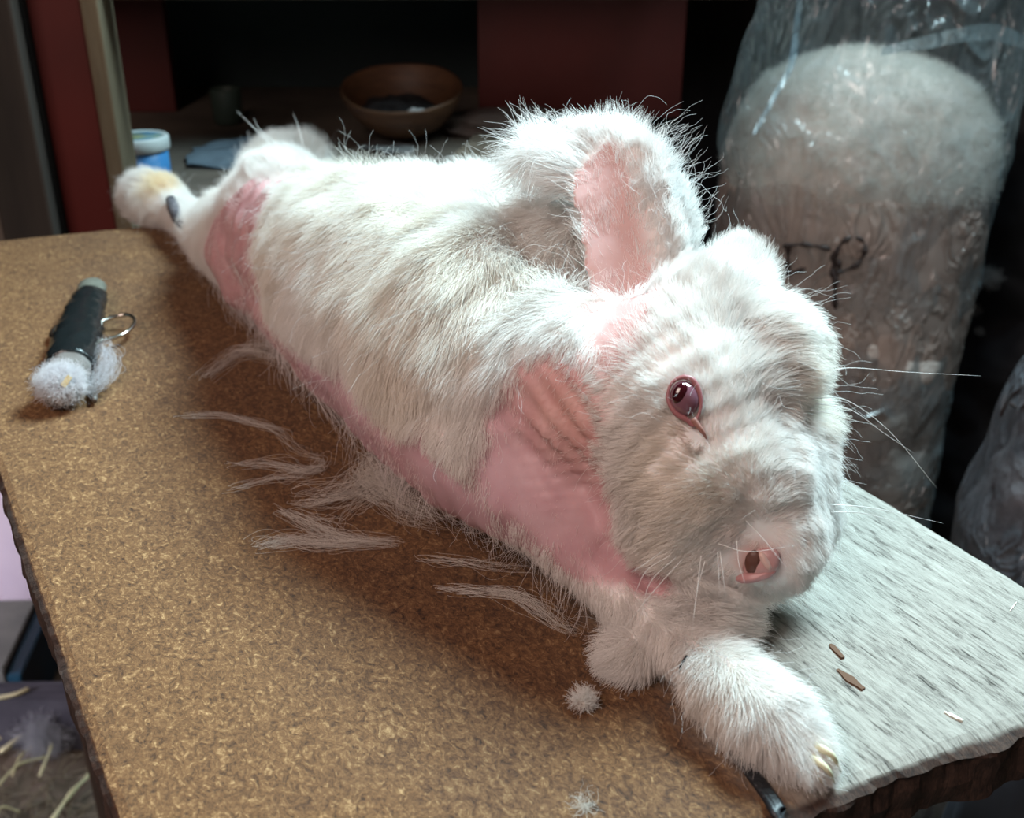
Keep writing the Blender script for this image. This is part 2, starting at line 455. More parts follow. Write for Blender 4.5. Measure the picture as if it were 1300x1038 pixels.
for (q_, rr_) in ((G(965, 610, .06), .034), (G(900, 560, .085), .034), (G(860, 610, .07), .030), (G(990, 580, .065), .026), (G(830, 480, .10), .03)):
    sw = np.maximum(sw, 1/(1+np.exp((np.sqrt(((co-np.array(q_))**2).sum(1))/rr_-1)*8)))
for _ in range(45):            # even out the face so that brow, cheek and muzzle flow together
    acc = np.zeros_like(co)
    for c_ in range(3):
        acc[:, c_] = np.bincount(ed_[:, 0], co[ed_[:, 1], c_], len(co))+np.bincount(ed_[:, 1], co[ed_[:, 0], c_], len(co))
    co += (acc/deg-co)*(sw*.6)[:, None]
# skin folds at the bare shoulder, lumps in the flank
nn = np.empty(len(co)*3); body_me.vertices.foreach_get('normal', nn); nn = nn.reshape(-1, 3)
def near(c, r, P): return np.exp(-((P-np.array(c))**2).sum(1)/(r*r))
fold_c = G(718, 530, .085)
wf = near(fold_c, .022, co)
fd = np.array((imgdir(1, -.85)).normalized())
co += nn*(wf*np.sin((co@fd)*900+np.sin(co[:, 2]*160)*1.3)*.0015)[:, None]
wf2 = near(G(715, 590, .07), .018, co)
co += nn*(wf2*np.sin((co@np.array((imgdir(.1, 1)).normalized()))*1300)*.0008)[:, None]
lump = np.array([noise.fractal(Vector(p)*22, 1, 2, 3) for p in co])
co += nn*(lump*.0028)[:, None]; co[:, 2] = np.maximum(co[:, 2], TZ+.0012)
body_me.vertices.foreach_set('co', co.ravel()); body_me.update()
for p in body_me.polygons: p.use_smooth = True

# hair zones: bare skin where the coat has been plucked
def pt(px, py, depth=None, h=None): return np.array(D(px, py, depth) if h is None else G(px, py, h))
bare = []   # (centre, radius, softness)
tri_t = BVHTree.FromPolygons([Vector(p) for p in co], [tuple(p.vertices) for p in body_me.polygons])
def hit(px, py):
    h_ = tri_t.ray_cast(CAMP, ray(px, py).normalized())
    return (h_[0], h_[1]) if h_[0] is not None else (None, None)
def barezone(px, py, r):
    p, _ = hit(px, py)
    if p is not None: bare.append((np.array(p), r))
for a in [(690, 520, .024), (690, 570, .024), (720, 535, .017), (715, 600, .020), (655, 530, .014), (648, 590, .018), (700, 640, .020), (735, 650, .018), (738, 695, .014), (690, 655, .013),
          (390, 465, .016), (650, 625, .016), (375, 440, .015),
          (302, 265, .028), (308, 305, .033), (285, 300, .031), (268, 300, .023), (325, 350, .016), (250, 288, .018), (315, 325, .018), (360, 228, .010), (775, 700, .013), (820, 735, .010)]:
    barezone(*a)
EARB = [(800, 395, .013), (792, 425, .013), (785, 450, .010), (780, 368, .012), (805, 366, .012), (772, 386, .013), (798, 382, .013), (822, 376, .012)]
bareness = np.zeros(len(co))
for c, r in bare:
    bareness = np.maximum(bareness, 1/(1+np.exp((np.sqrt(((co-c)**2).sum(1))/r-1)*7)))
axis0, axis1 = np.array(G(345, 330, 0)), np.array(G(712, 640, 0)); adir = (axis1-axis0)/np.linalg.norm(axis1-axis0); tt_ = (co-axis0)@adir/np.linalg.norm(axis1-axis0)
bw = 1/(1+np.exp((co[:, 2]-TZ-.047-.012*tt_-.004*np.sin(co[:, 0]*60))/.0035))/(1+np.exp(-(tt_-.12)*30))/(1+np.exp((tt_-1.17)*35))*(np.sqrt(((co-np.array(hd))**2).sum(1)) > .066)
bareness = np.maximum(bareness, bw*.97)
# ear: inner face turned to the camera side is bare
e1 = np.array([[*( (D(x0, y0, d0)+D(x1, y1, d1))/2 )] for x0, y0, d0, x1, y1, d1, c in EAR1])
e2 = np.array([[*( (D(x0, y0, d0)+D(x1, y1, d1))/2 )] for x0, y0, d0, x1, y1, d1, c in EAR2])
def dist_to_line(P, L):
    best = np.full(len(P), 9.); arg = np.zeros(len(P))
    for i in range(len(L)-1):
        a, b = L[i], L[i+1]; ab = b-a; t = np.clip(((P-a)@ab)/(ab@ab), 0, 1)
        d = np.sqrt(((P-(a+t[:, None]*ab))**2).sum(1)); m = d < best
        best[m] = d[m]; arg[m] = (i+t)[m]
    return best, arg
zc_all = (co-np.array(CAMP))@np.array((0, math.cos(PITCH), -math.sin(PITCH)))
def project(P):
    q = P-np.array(CAMP); z = q@np.array((0, math.cos(PITCH), -math.sin(PITCH)))
    return 650+FPX*(q@np.array(RIGHT))/z, 519-FPX*(q@np.array(UP))/z, z
dE1, tE1 = dist_to_line(co, e1); dE2, tE2 = dist_to_line(co, e2)
ear_mask = ((dE1 < .026) & (tE1 > .9) | (dE2 < .022) & (tE2 > 1.2))
ear_mask &= (co[:, 2] > TZ+.120)
nn = np.empty(len(co)*3); body_me.vertices.foreach_get('normal', nn); nn = nn.reshape(-1, 3)
tocam = np.array(CAMP)-co; tocam /= np.linalg.norm(tocam, axis=1)[:, None]
inner = np.array([(D(x0, y0, d0)*.74+D(x1, y1, d1)*.26)[:] for x0, y0, d0, x1, y1, d1, c in EAR1])
dI, tI = dist_to_line(co, inner)
ear_bare = (1/(1+np.exp((dI/.0165-1)*6)))*(tI < 5.2)*((nn*tocam).sum(1) > .25)
nb_ = 1/(1+np.exp((np.sqrt(((co-np.array(hit(964, 716)[0]))**2).sum(1))/.0085-1)*5))
# skin colours
pinkc = np.array([.60, .33, .34]); orange = np.array([.66, .34, .26]); white = np.array([.86, .82, .80]); purple = np.array([.56, .36, .42])
skin = np.tile(white, (len(co), 1))
bb_ = np.clip(bareness*1.4, 0, 1)[:, None]
skin = skin*(1-bb_)+pinkc*bb_
o_ = (near(hit(700, 560)[0], .028, co)*.9+near(hit(700, 520)[0], .02, co)*.3).clip(0, 1)[:, None]*bb_
skin = skin*(1-o_)+orange*o_
for c in ((450, 525), (560, 580), (640, 640), (400, 470)):
    q_ = (near(hit(*c)[0], .05, co)*.7)[:, None]*bb_; skin = skin*(1-q_)+purple*q_
for a in EARB:
    p_, _ = hit(a[0], a[1])
    if p_ is not None: ear_bare = np.maximum(ear_bare, 1/(1+np.exp((np.sqrt(((co-np.array(p_))**2).sum(1))/a[2]-1)*6)))
bareness = np.maximum(bareness, nb_); nb3 = nb_[:, None]; skin = skin*(1-nb3)+np.array([.58, .34, .32])*nb3
eb = np.clip(ear_bare*1.2, 0, 1)[:, None]; skin = skin*(1-eb)+np.array([.62, .38, .36])*eb
mottle = np.array([noise.fractal(Vector(p)*90, 1, 2, 3) for p in co])*.10
skin = np.clip(skin*(1+mottle[:, None]*np.array([.6, 1.4, 1.2])*bb_), 0, 1)
# tan stain under the near hind foot
vcol = body_me.color_attributes.new('skin', 'FLOAT_COLOR', 'POINT')
vcol.data.foreach_set('color', np.concatenate([skin, np.ones((len(co), 1))], 1).astype(np.float32).ravel())
body_me.materials.clear(); body_me.materials.append(m_skin)
rabbit = bpy.data.objects.new('rabbit', body_me); sc.collection.objects.link(rabbit)
tag(rabbit, 'white angora rabbit stretched out on the board, partly plucked with pink skin showing', 'rabbit')

# fur ---------------------------------------------------------------------
def hair_material(name, col, rough=.45):
    m = bpy.data.materials.new(name); m.use_nodes = True; t = m.node_tree; t.nodes.clear()
    o = t.nodes.new('ShaderNodeOutputMaterial'); a = t.nodes.new('ShaderNodeAttribute'); a.attribute_name = 'tint'
    df = t.nodes.new('ShaderNodeBsdfDiffuse'); tr = t.nodes.new('ShaderNodeBsdfTranslucent'); gl = t.nodes.new('ShaderNodeBsdfGlossy')
    gl.inputs['Roughness'].default_value = rough; gl.inputs['Color'].default_value = (1, 1, 1, 1)
    mx = t.nodes.new('ShaderNodeMixShader'); mx.inputs[0].default_value = .42
    m2 = t.nodes.new('ShaderNodeMixShader'); m2.inputs[0].default_value = .06
    for s in (df, tr): t.links.new(a.outputs['Color'], s.inputs['Color'])
    t.links.new(df.outputs[0], mx.inputs[1]); t.links.new(tr.outputs[0], mx.inputs[2])
    t.links.new(mx.outputs[0], m2.inputs[1]); t.links.new(gl.outputs[0], m2.inputs[2]); t.links.new(m2.outputs[0], o.inputs[0])
    return m
m_fur = hair_material('white_fur', None)
def hair_curves(name, P, rad_root, rad_tip, tint, m, parent=None):   # P (n, k, 3)
    n_, k_ = P.shape[:2]
    hc = bpy.data.hair_curves.new(name); hc.add_curves([k_]*n_)
    hc.attributes['position'].data.foreach_set('vector', P.astype(np.float32).ravel())
    ra = hc.attributes.new('radius', 'FLOAT', 'POINT')
    t = np.linspace(0, 1, k_)[None]; rr = np.broadcast_to(np.asarray(rad_root).reshape(-1, 1), (n_, 1))*(1-t**1.6)+rad_tip*t**1.6
    ra.data.foreach_set('value', rr.astype(np.float32).ravel())
    ta = hc.attributes.new('tint', 'FLOAT_COLOR', 'CURVE')
    ta.data.foreach_set('color', np.concatenate([tint, np.ones((n_, 1))], 1).astype(np.float32).ravel())
    hc.materials.append(m)
    o = bpy.data.objects.new(name, hc); sc.collection.objects.link(o)
    if parent is not None: place(o, parent)
    return o

# triangulated surface
body_me.calc_loop_triangles()
tri = np.empty(len(body_me.loop_triangles)*3, dtype=np.int64); body_me.loop_triangles.foreach_get('vertices', tri); tri = tri.reshape(-1, 3)
tc = co[tri]; area_ = np.linalg.norm(np.cross(tc[:, 1]-tc[:, 0], tc[:, 2]-tc[:, 0]), axis=1)/2
def sample(nh, wvert):
    wt = area_*wvert[tri].mean(1); wt = wt/wt.sum()
    ti = rng.choice(len(tri), nh, p=wt); a = rng.random((nh, 2)); s = np.sqrt(a[:, :1])
    b = np.concatenate([1-s, s*(1-a[:, 1:]), s*a[:, 1:]], 1)
    P = (tc[ti]*b[:, :, None]).sum(1); Nn = (nn[tri[ti]]*b[:, :, None]).sum(1); Nn /= np.linalg.norm(Nn, axis=1)[:, None]
    interp = lambda A: (A[tri[ti]]*(b if A.ndim == 1 else b[:, :, None])).sum(1)
    return P, Nn, interp
# guides: place (px, py), comb direction in the picture, lift, length, tint, reach
W = (.93, .90, .87); CR = (.93, .88, .81)
guides = [
 (345, 300, (.5, 1), .2, .012, CR, .028), (330, 250, (.6, .2), .3, .012, W, .022),
 # flank and back
 (300, 330, (-.2, 1), .30, .012, W, .04), (350, 300, (-.1, 1), .35, .020, CR, .05), (420, 260, (-.1, 1), .35, .026, CR, .05), (330, 215, (-.5, -.8), .8, .022, W, .035),
 (400, 205, (-.5, -.4), .8, .022, W, .04), (500, 225, (-.3, -.5), .7, .022, W, .04), (590, 260, (-.4, -.3), .7, .022, W, .04), (480, 330, (.1, 1), .32, .028, CR, .05),
 (380, 370, (-.15, 1), .35, .022, W, .04), (440, 430, (0, 1), .3, .022, W, .04), (540, 420, (.1, 1), .3, .028, CR, .05), (560, 340, (.0, 1), .35, .03, CR, .05),
 (620, 350, (.0, 1), .4, .028, CR, .04), (600, 480, (.1, 1), .3, .022, W, .04), (560, 530, (.1, 1), .2, .012, W, .03), (650, 440, (.1, 1), .3, .022, W, .03),
 (690, 380, (-.2, 1), .4, .024, W, .035), (700, 440, (.1, 1), .3, .016, W, .03), (660, 300, (-.4, .8), .4, .026, W, .04),
 # head: everything flows away from the nose
 (950, 690, (-.4, .5), .25, .007, (.86, .76, .72), .014), (985, 690, (.5, .6), .25, .006, W, .012), (985, 722, (.6, 1), .3, .010, (.90, .84, .82), .012), (935, 728, (-.8, 1), .3, .009, (.9, .84, .81), .012), (1005, 690, (.8, .7), .3, .011, W, .014), (960, 640, (-.3, -1), .40, .010, W, .018), (985, 655, (.2, -1), .35, .009, W, .014), (900, 680, (-1, .3), .3, .009, W, .02), (850, 660, (-1, .45), .32, .013, CR, .022),
 (800, 640, (-.8, .7), .35, .015, W, .022), (780, 580, (-1, .1), .35, .012, W, .02), (850, 600, (-1, -.1), .3, .011, CR, .022), (910, 610, (-.9, -.5), .35, .009, CR, .018),
 (800, 510, (-1, -.3), .3, .012, W, .022), (760, 520, (-1, 0), .3, .012, W, .02), (868, 450, (-.5, -1), .35, .010, W, .02), (920, 520, (.1, -1), .35, .009, W, .016), (905, 575, (-.1, -1), .3, .007, W, .014), (893, 562, (.3, 1), .3, .006, (.55, .36, .27), .0075), (902, 578, (.3, 1), .3, .006, (.42, .26, .18), .007),
 (900, 400, (.2, -1), .4, .016, W, .022), (845, 420, (-.6, -.9), .3, .012, W, .020), (792, 400, (-.3, -1), .2, .003, W, .014), (800, 380, (-.3, -1), .15, .003, W, .016), (960, 560, (.3, -1), .4, .010, W, .018), (960, 450, (.6, -.5), .45, .018, W, .02), (940, 330, (.2, -.9), .5, .013, W, .018),
 (1000, 400, (1, .2), .5, .017, W, .02), (1020, 450, (1, .35), .5, .020, CR, .02), (1030, 500, (1, .8), .5, .018, W, .018), (1010, 570, (.7, .7), .4, .012, W, .02), (1030, 640, (.6, .8), .35, .010, W, .02),
 (1000, 620, (.4, -.2), .4, .010, W, .014),
 # forelegs
 (725, 712, (-.1, .9), .45, .013, W, .018), (770, 770, (.3, 1), .4, .010, W, .018), (790, 800, (-.6, .9), .45, .014, W, .014), (800, 815, (-.9, .4), .45, .018, W, .012), (840, 820, (.2, 1), .35, .009, W, .014), (862, 838, (.3, 1), .3, .004, W, .012),
 (860, 780, (.6, -.3), .45, .014, W, .018), (912, 775, (1, -.1), .45, .015, W, .016), (793, 832, (-1, .25), .40, .014, W, .010), (900, 840, (.3, .9), .4, .016, W, .02), (940, 890, (.2, 1), .35, .017, W, .022), (905, 885, (0, 1), .35, .016, CR, .02),
 (975, 875, (.7, .8), .35, .013, W, .02), (990, 935, (.3, 1), .35, .015, W, .02), (1020, 940, (.8, 1), .3, .011, W, .018), (1032, 962, (.4, 1), .25, .008, W, .012),
 # hind feet
 (240, 255, (-.3, -1), .5, .010, W, .03), (205, 235, (-.4, -1), .55, .011, (.90, .76, .52), .018), (215, 240, (-.4, -1), .5, .010, (.80, .58, .30), .010), (235, 235, (.2, -1), .5, .011, (.9, .84, .62), .02), (170, 250, (-1, 0), .55, .015, W, .025), (190, 275, (-.6, .8), .5, .014, W, .02),
 (258, 258, (.8, -.2), .5, .012, W, .02), (330, 205, (-.4, -1), .8, .010, (.92, .82, .66), .02), (310, 240, (-.5, -1), .6, .020, W, .02),
]
gp, gdv, gl_, gL, gt, gr = [], [], [], [], [], []
for (px, py, dr, lift, L, tint, reach) in guides:
    p, q = hit(px, py)
    if p is None: print('guide off body', px, py); continue
    gp.append(p[:]); gdv.append(imgdir(*dr).normalized()[:]); gl_.append(lift); gL.append(L); gt.append(tint); gr.append(reach)
gp, gdv, gl_, gL, gt, gr = map(np.array, (gp, gdv, gl_, gL, gt, gr))
def field(P):
    out = np.zeros((len(P), 8)); ws = np.full(len(P), 1e-30)
    for i in range(len(gp)):
        d2_ = ((P-gp[i])**2).sum(1)/(gr[i]**2*.36)
        wv = np.exp(-np.minimum(d2_, 50))+1e-4/(1+d2_)**2
        out += wv[:, None]*np.concatenate([gdv[i], [gl_[i], gL[i]], gt[i]])[None]; ws += wv
    return out/ws[:, None]
def unit(v): return v/np.maximum(np.linalg.norm(v, axis=-1, keepdims=True), 1e-9)
def grow(P, Nn, dirs, lift, L, k=8, curl=.25, clump=.5, clump_r=.006, droop=.5, seed=0, floor=True, jit=.13):
    r = np.random.default_rng(seed); n_ = len(P)
    T = unit(dirs-(dirs*Nn).sum(1)[:, None]*Nn)
    d0 = unit(T*(1-lift[:, None])+Nn*lift[:, None]*1.2+r.normal(0, jit, (n_, 3)))
    L = L*r.uniform(.55, 1.15, n_)
    X = np.empty((n_, k, 3)); X[:, 0] = P-Nn*.0012; d = d0.copy(); st = (L/(k-1))[:, None]
    # smooth wind shared by neighbours
    ph = np.stack([np.sin(P@np.array(a)+c) for a, c in (((190, 70, 130), 1), ((-80, 210, 60), 2), ((60, -150, 220), 3))], 1)
    ph2 = np.stack([np.sin(P@np.array(a)+c) for a, c in (((590, 370, 130), 1), ((-380, 510, 360), 2), ((260, -450, 620), 3))], 1)
    d = unit(d+ph*.22+ph2*.16)
    for j in range(1, k):
        X[:, j] = X[:, j-1]+d*st
        d = unit(d+T*.10+r.normal(0, curl/2, (n_, 3))*1.0+np.array([0, 0, -droop*.10]))
    if clump > 0:
        nc = max(3, int(n_/40)); ci = r.choice(n_, nc, replace=False)
        kd = KDTree(nc)
        for q, i in enumerate(ci): kd.insert(P[i], q)
        kd.balance()
        own = np.array([ci[kd.find(p)[1]] for p in P]); dd = np.linalg.norm(P-P[own], axis=1)
        t = (np.linspace(0, 1, k)**1.5)[None, :, None]; wv = (clump*r.uniform(.1, 1.2, n_)*(dd < clump_r*1.6))[:, None, None]*t
        X = X*(1-wv)+X[own]*wv
    if floor: X[:, :, 2] = np.maximum(X[:, :, 2], TZ+.0008)
    return X
QF = 1.0
# main coat
dens = np.clip(1-bareness*1.05, .0, 1)*(1-np.clip(ear_bare, 0, 1)*.93)*(~ear_mask)
headw = near(G(900, 530, .08), .075, co)+near(G(930, 890, .015), .07, co)
dens = dens*(1+1.6*headw)
P, Nn, ip = sample(int(600000*QF), dens); F = field(P)
br = ip(bareness)
HS = 1-.30*near(G(900, 530, .08), .09, P)
L = F[:, 4]*(1-.6*np.clip(br*1.3, 0, 1))*HS
X = grow(P, Nn, F[:, :3], F[:, 3], L, 8, .14, .25, clump_r=.004, seed=1)
hair_curves('fur', X, .00008, .00003, np.clip(F[:, 5:8]*rng.uniform(.94, 1.03, (len(P), 1)), 0, .97), m_fur, rabbit)
# short fuzz on the plucked skin
P, Nn, ip = sample(int(60000*QF), np.clip(bareness, 0, 1)+.0); F = field(P)
X = grow(P, Nn, F[:, :3], F[:, 3]*.6, rng.uniform(.002, .006, len(P)), 5, .3, .2, seed=2)
hair_curves('stubble', X, .00005, .00003, np.tile([.90, .78, .76], (len(P), 1)), m_fur, rabbit)
# flyaway guard hairs
P, Nn, ip = sample(int(3600*QF), np.clip(1-bareness, 0, 1)*(~ear_mask)*(1+.6*headw)); F = field(P)
X = grow(P, Nn, F[:, :3], np.clip(F[:, 3]+.25, 0, 1), F[:, 4]*1.45+.002, 12, .42, .12, .012, droop=.1, seed=3, jit=.4)
hair_curves('guard_hair', X, .000045, .00003, np.tile([.95, .95, .95], (len(P), 1)), m_fur, rabbit)
# long ragged belly locks touching the board
P, Nn, ip = sample(int(2600*QF), (co[:, 2] < TZ+.028)*np.clip((nn*tocam).sum(1)+.3, 0, 1)*(co[:, 0] < .03)+0.0); F = field(P)
X = grow(P, Nn, np.tile(np.array(imgdir(-.45, 1).normalized()), (len(P), 1)), np.full(len(P), .35), rng.uniform(.008, .030, len(P)), 12, .35, .5, .02, droop=.8, seed=4, jit=.35)
hair_curves('belly_hair', X, .00009, .00003, np.tile([.88, .82, .80], (len(P), 1)), m_fur, rabbit)
# ear fringe: fur streaming off back and margins
leftl = np.array([D(x0, y0, d0)[:] for x0, y0, d0, x1, y1, d1, c in EAR1])
dLf, tLf = dist_to_line(co, leftl)
margin = (dLf < .0085)*(tE1 < 4.6)*((co@np.array(RIGHT)) < (e1[:, 0].mean()))
ew = ear_mask*(1-np.clip(ear_bare*1.1, 0, 1))*(1-.9*margin)
P, Nn, ip = sample(int(70000*QF), ew.astype(float))
dE, tE = dist_to_line(P, e1); i0 = np.clip(tE.astype(int), 0, len(e1)-2)
cpt = e1[i0]+(e1[i0+1]-e1[i0])*(tE-i0)[:, None]; along = unit(e1[i0+1]-e1[i0])
radial = unit(P-cpt)
upv = np.array(imgdir(0, -1))[None]
dirs = radial*.55+along*.75+upv*.15
edge = np.clip(dE/.020, 0, 1)
tipf = np.clip((tE-4.5)/2.5, 0, 1)
L = (.006+.010*edge+.024*tipf+.003*np.clip((tE-3)/3, 0, 1))*(1-.35*np.clip(radial@np.array(RIGHT), 0, 1))*(1-.22*np.clip(radial@np.array(UP), 0, 1))
X = grow(P, Nn, dirs, .22+.2*edge, L, 10, .20, .7, .006, droop=.0, seed=5, floor=False, jit=.2)
hair_curves('ear_fur', X, .00010, .00003, np.tile([.94, .92, .90], (len(P), 1)), m_fur, rabbit)
P, Nn, ip = sample(int(420*QF), ew*(tE1 > 3)); dE, tE = dist_to_line(P, e1); i0 = np.clip(tE.astype(int), 0, len(e1)-2)
cpt = e1[i0]+(e1[i0+1]-e1[i0])*(tE-i0)[:, None]
X = grow(P, Nn, unit(P-cpt)+upv*.5, np.full(len(P), .5), rng.uniform(.02, .042, len(P)), 16, .55, .6, .015, droop=-.1, seed=6, floor=False, jit=.35)
hair_curves('ear_guard_hair', X, .00006, .00003, np.tile([.95, .93, .92], (len(P), 1)), m_fur, rabbit)
# fine hairs over the bare inner ear
P, Nn, ip = sample(int(5000*QF), ear_bare)
X = grow(P, Nn, np.tile(np.array(imgdir(-.35, -1).normalized()), (len(P), 1)), np.full(len(P), .2), rng.uniform(.003, .009, len(P)), 6, .2, .6, .006, droop=0, seed=8, floor=False)
hair_curves('inner_ear_hair', X, .00007, .00003, np.tile([.93, .84, .82], (len(P), 1)), m_fur, rabbit)

# eye -----------------------------------------------------------------------
m_eye = mat('albino_eye', (.20, .09, .12), .06, Coat_Weight=1.0, Coat_Roughness=.02)
m_pupil = mat('ruby_pupil', (.045, .004, .008), .05, Coat_Weight=1.0)
m_lid = mat('eye_rim', (.34, .13, .14), .35)
ep, en = hit(868, 506)
toc = (CAMP-ep).normalized(); en = (en*.3+toc*.7).normalized()
ed = depth_of(ep); S = ed/FPX
ex = (imgdir(1, 0)-en*imgdir(1, 0).dot(en)).normalized(); ey = en.cross(ex)   # right, up on the eye plane
def on_eye(dx, dy, out=0): return ep+ex*(dx*S)-ey*(dy*S)*(-1 if ey.dot(imgdir(0, -1)) < 0 else 1)+en*out
def lens(name, c, rx, ry, h_, tilt, m, parent):
    b = bmesh.new(); bmesh.ops.create_uvsphere(b, u_segments=32, v_segments=20, radius=1)
    yy = ey*(1 if ey.dot(imgdir(0, -1)) > 0 else -1); R = Matrix((ex, yy, ex.cross(yy) if ex.cross(yy).dot(en) > 0 else -ex.cross(yy))).transposed().to_4x4()
    xf(b, Matrix.Translation(c) @ R @ Matrix.Rotation(tilt, 4, 'Z') @ Matrix.Diagonal((rx*S, ry*S, h_, 1)))
    return obj(name, b, m, parent)
eye = lens('eye', on_eye(1, 0, .0012), 19, 23.5, .0048, math.radians(12), m_eye, rabbit)
lens('pupil', on_eye(-5, -6, .0047), 9.5, 14, .0018, math.radians(-22), m_pupil, eye)
rim = [(0, -27), (10, -24), (17, -14), (21, 0), (21, 12), (17, 24), (12, 34), (4, 27), (-8, 20), (-16, 10), (-20, -2), (-17, -16), (-9, -24)]
rp = spline([on_eye(x, y, .0026) for x, y in rim+rim[:1]], 64)[:-1]
place(obj('eyelid', tube(rp, [.0006+.0005*(math.sin(i/64*6.28+1)**2) for i in range(64)], 10, closed=True), m_lid), rabbit)
tear = spline([on_eye(11, 26, .003), on_eye(20, 38, .0030), on_eye(25, 45, .0022), on_eye(28, 51, .0010)], 16)
place(obj('tear_duct', tube(tear, [.0013*(1-.75*i/16) for i in range(17)], 10), mat('tear_stained_skin', (.34, .16, .13), .5)), rabbit)

# nose: pink pad with a nostril slit and parting
m_nose = mat('nose_pink', (.50, .27, .26), .4); m_nostril = mat('nostril_skin', (.11, .04, .028), .5)
np_, nq = hit(962, 712)
nd_ = (nq*.5+(CAMP-np_).normalized()*.5).normalized(); NS = depth_of(np_)/FPX
nx = (imgdir(1, 0)-nd_*imgdir(1, 0).dot(nd_)).normalized(); ny = nd_.cross(nx); ny = ny*(1 if ny.dot(imgdir(0, -1)) > 0 else -1)
def on_nose(dx, dy, out=0): return np_+nx*(dx*NS)-ny*(dy*NS)+nd_*out
def blob(name, c, rx, ry, rz, tilt, m, parent):
    b = bmesh.new(); bmesh.ops.create_uvsphere(b, u_segments=28, v_segments=18, radius=1)
    for v in b.verts: v.co *= 1+.10*noise.noise(v.co*2.2)
    xf(b, Matrix.Translation(c) @ Matrix((nx, ny, nd_)).transposed().to_4x4() @ Matrix.Rotation(tilt, 4, 'Z') @ Matrix.Diagonal((rx*NS, ry*NS, rz, 1)))
    return obj(name, b, m, parent)
nose = blob('nose', on_nose(5, 2, .0004), 26, 18, .0032, math.radians(38), m_nose, rabbit)
blob('nostril', on_nose(-5, -1, .0027), 10, 15, .0014, math.radians(-12), m_nostril, nose)
blob('nose_fold', on_nose(10, -4, .0027), 5, 13, .0016, math.radians(34), mat('nose_fold_skin', (.64, .42, .37), .45), nose)
blob('lip', on_nose(-2, 19, .0002), 26, 8, .0036, math.radians(18), mat('lip_pink', (.50, .25, .25), .4), rabbit)

# whiskers
m_wh = mat('whisker_white', (.92, .92, .9), .3)
def whisker(pts, dep, r=.00022):
    P_ = [D(x, y, d) for (x, y), d in zip(pts, dep)]
    s = spline(P_, 20); place(obj('whisker', tube(s, [r*(1-.85*i/20) for i in range(21)], 5), m_wh), rabbit)
hz = depth_of(hit(960, 660)[0]); hr = .425
for pts in ([(1040, 478), (1075, 467), (1150, 472), (1245, 477)], [(1035, 505), (1075, 508), (1130, 548), (1190, 620)], [(1035, 512), (1080, 520), (1120, 548), (1160, 575)],
            [(1030, 520), (1060, 526), (1100, 538)], [(1055, 650), (1100, 652), (1170, 672)], [(1050, 640), (1110, 645), (1197, 664)], [(955, 472), (995, 495), (1050, 560), (1077, 598)],
            [(1000, 690), (1040, 695), (1090, 725)]):
    whisker(pts, [hr, hr+.002, hr+.006, hr+.008])
for pts in ([(947, 661), (970, 685), (1000, 722)], [(935, 686), (938, 715), (946, 741)], [(890, 705), (886, 740), (880, 790)], [(914, 700), (918, 730), (922, 765)], [(911, 700), (912, 725), (914, 755)], [(850, 705), (820, 725), (805, 757)],
            [(858, 707), (825, 740), (812, 790)], [(866, 710), (830, 750), (790, 800)], [(840, 700), (815, 718), (800, 726)], [(882, 790), (876, 815), (874, 840)][:0] or [(895, 712), (884, 755), (878, 810)],
            [(912, 690), (950, 700), (1010, 692)], [(962, 655), (958, 648), (940, 660)]):
    whisker(pts, [hz-.003, hz-.006, hz-.008], .00018)
for pts in ([(350, 182), (330, 165), (322, 150)], [(386, 190), (380, 165), (372, 143)], [(345, 185), (320, 160), (300, 140)]):
    whisker(pts, [.86, .86, .86], .0003)

# claws
m_claw = mat('horn_claw', (.66, .62, .42), .35)
def claw(a, b, c, r):
    s = spline([a, b, c], 10); place(obj('claw', tube(s, [r*(1-.85*(i/10)**1.3) for i in range(11)], 8), m_claw), rabbit)
claw(G(1034, 946, .013), G(1056, 958, .013), G(1068, 980, .004), .0017)
claw(G(1018, 962, .008), G(1034, 980, .007), G(1045, 995, .003), .0015)
claw(G(1030, 960, .011), G(1050, 976, .010), G(1060, 994, .003), .0016)

# ---------------------------------------------------------------- wool bags behind the table
def bag_surface(cx_, cy_, prof, seg=96, rows=150, wob=.012, seed=0, sx=1.0, sy=1.0, freq=7, fold=0.0):
    zs = [p[0] for p in prof]; vs, fs = [], []
    for i in range(rows+1):
        z = zs[0]+(zs[-1]-zs[0])*i/rows
        r = float(np.interp(z, zs, [p[1] for p in prof])); ox = float(np.interp(z, zs, [p[2] for p in prof]))
        for k in range(seg):
            a = 2*math.pi*k/seg; c, s = math.cos(a), math.sin(a)
            q = Vector((c*r, s*r, z+seed*3.1))
            rr = r+wob*noise.fractal(q*freq, 1, 2, 4)+fold*(1-abs(noise.noise(Vector((c*2.2+seed, s*2.2, z*3)))*2.2)**.6)
            vs.append((cx_+ox+c*rr*sx, cy_+s*rr*sy, z))
    for i in range(rows):
        for k in range(seg):
            q = (k+1) % seg; fs.append((i*seg+k, i*seg+q, (i+1)*seg+q, (i+1)*seg+k))
    fs.append(tuple(range(seg))[::-1])
    return vs, fs, rows, seg
def wool_material(name, c1, c2, scale, tr=0):
    m = mat(name, c1, .95); n = N(m); v = n.obj(); f = n.noise(v, scale, 5, .6, .5)
    n.l(n.ramp(f, [(.36, c1), (.62, c2)]), n.b.inputs['Base Color']); n.bump(n.noise(v, scale*2.5, 4, .5), .8, .01)
    return m
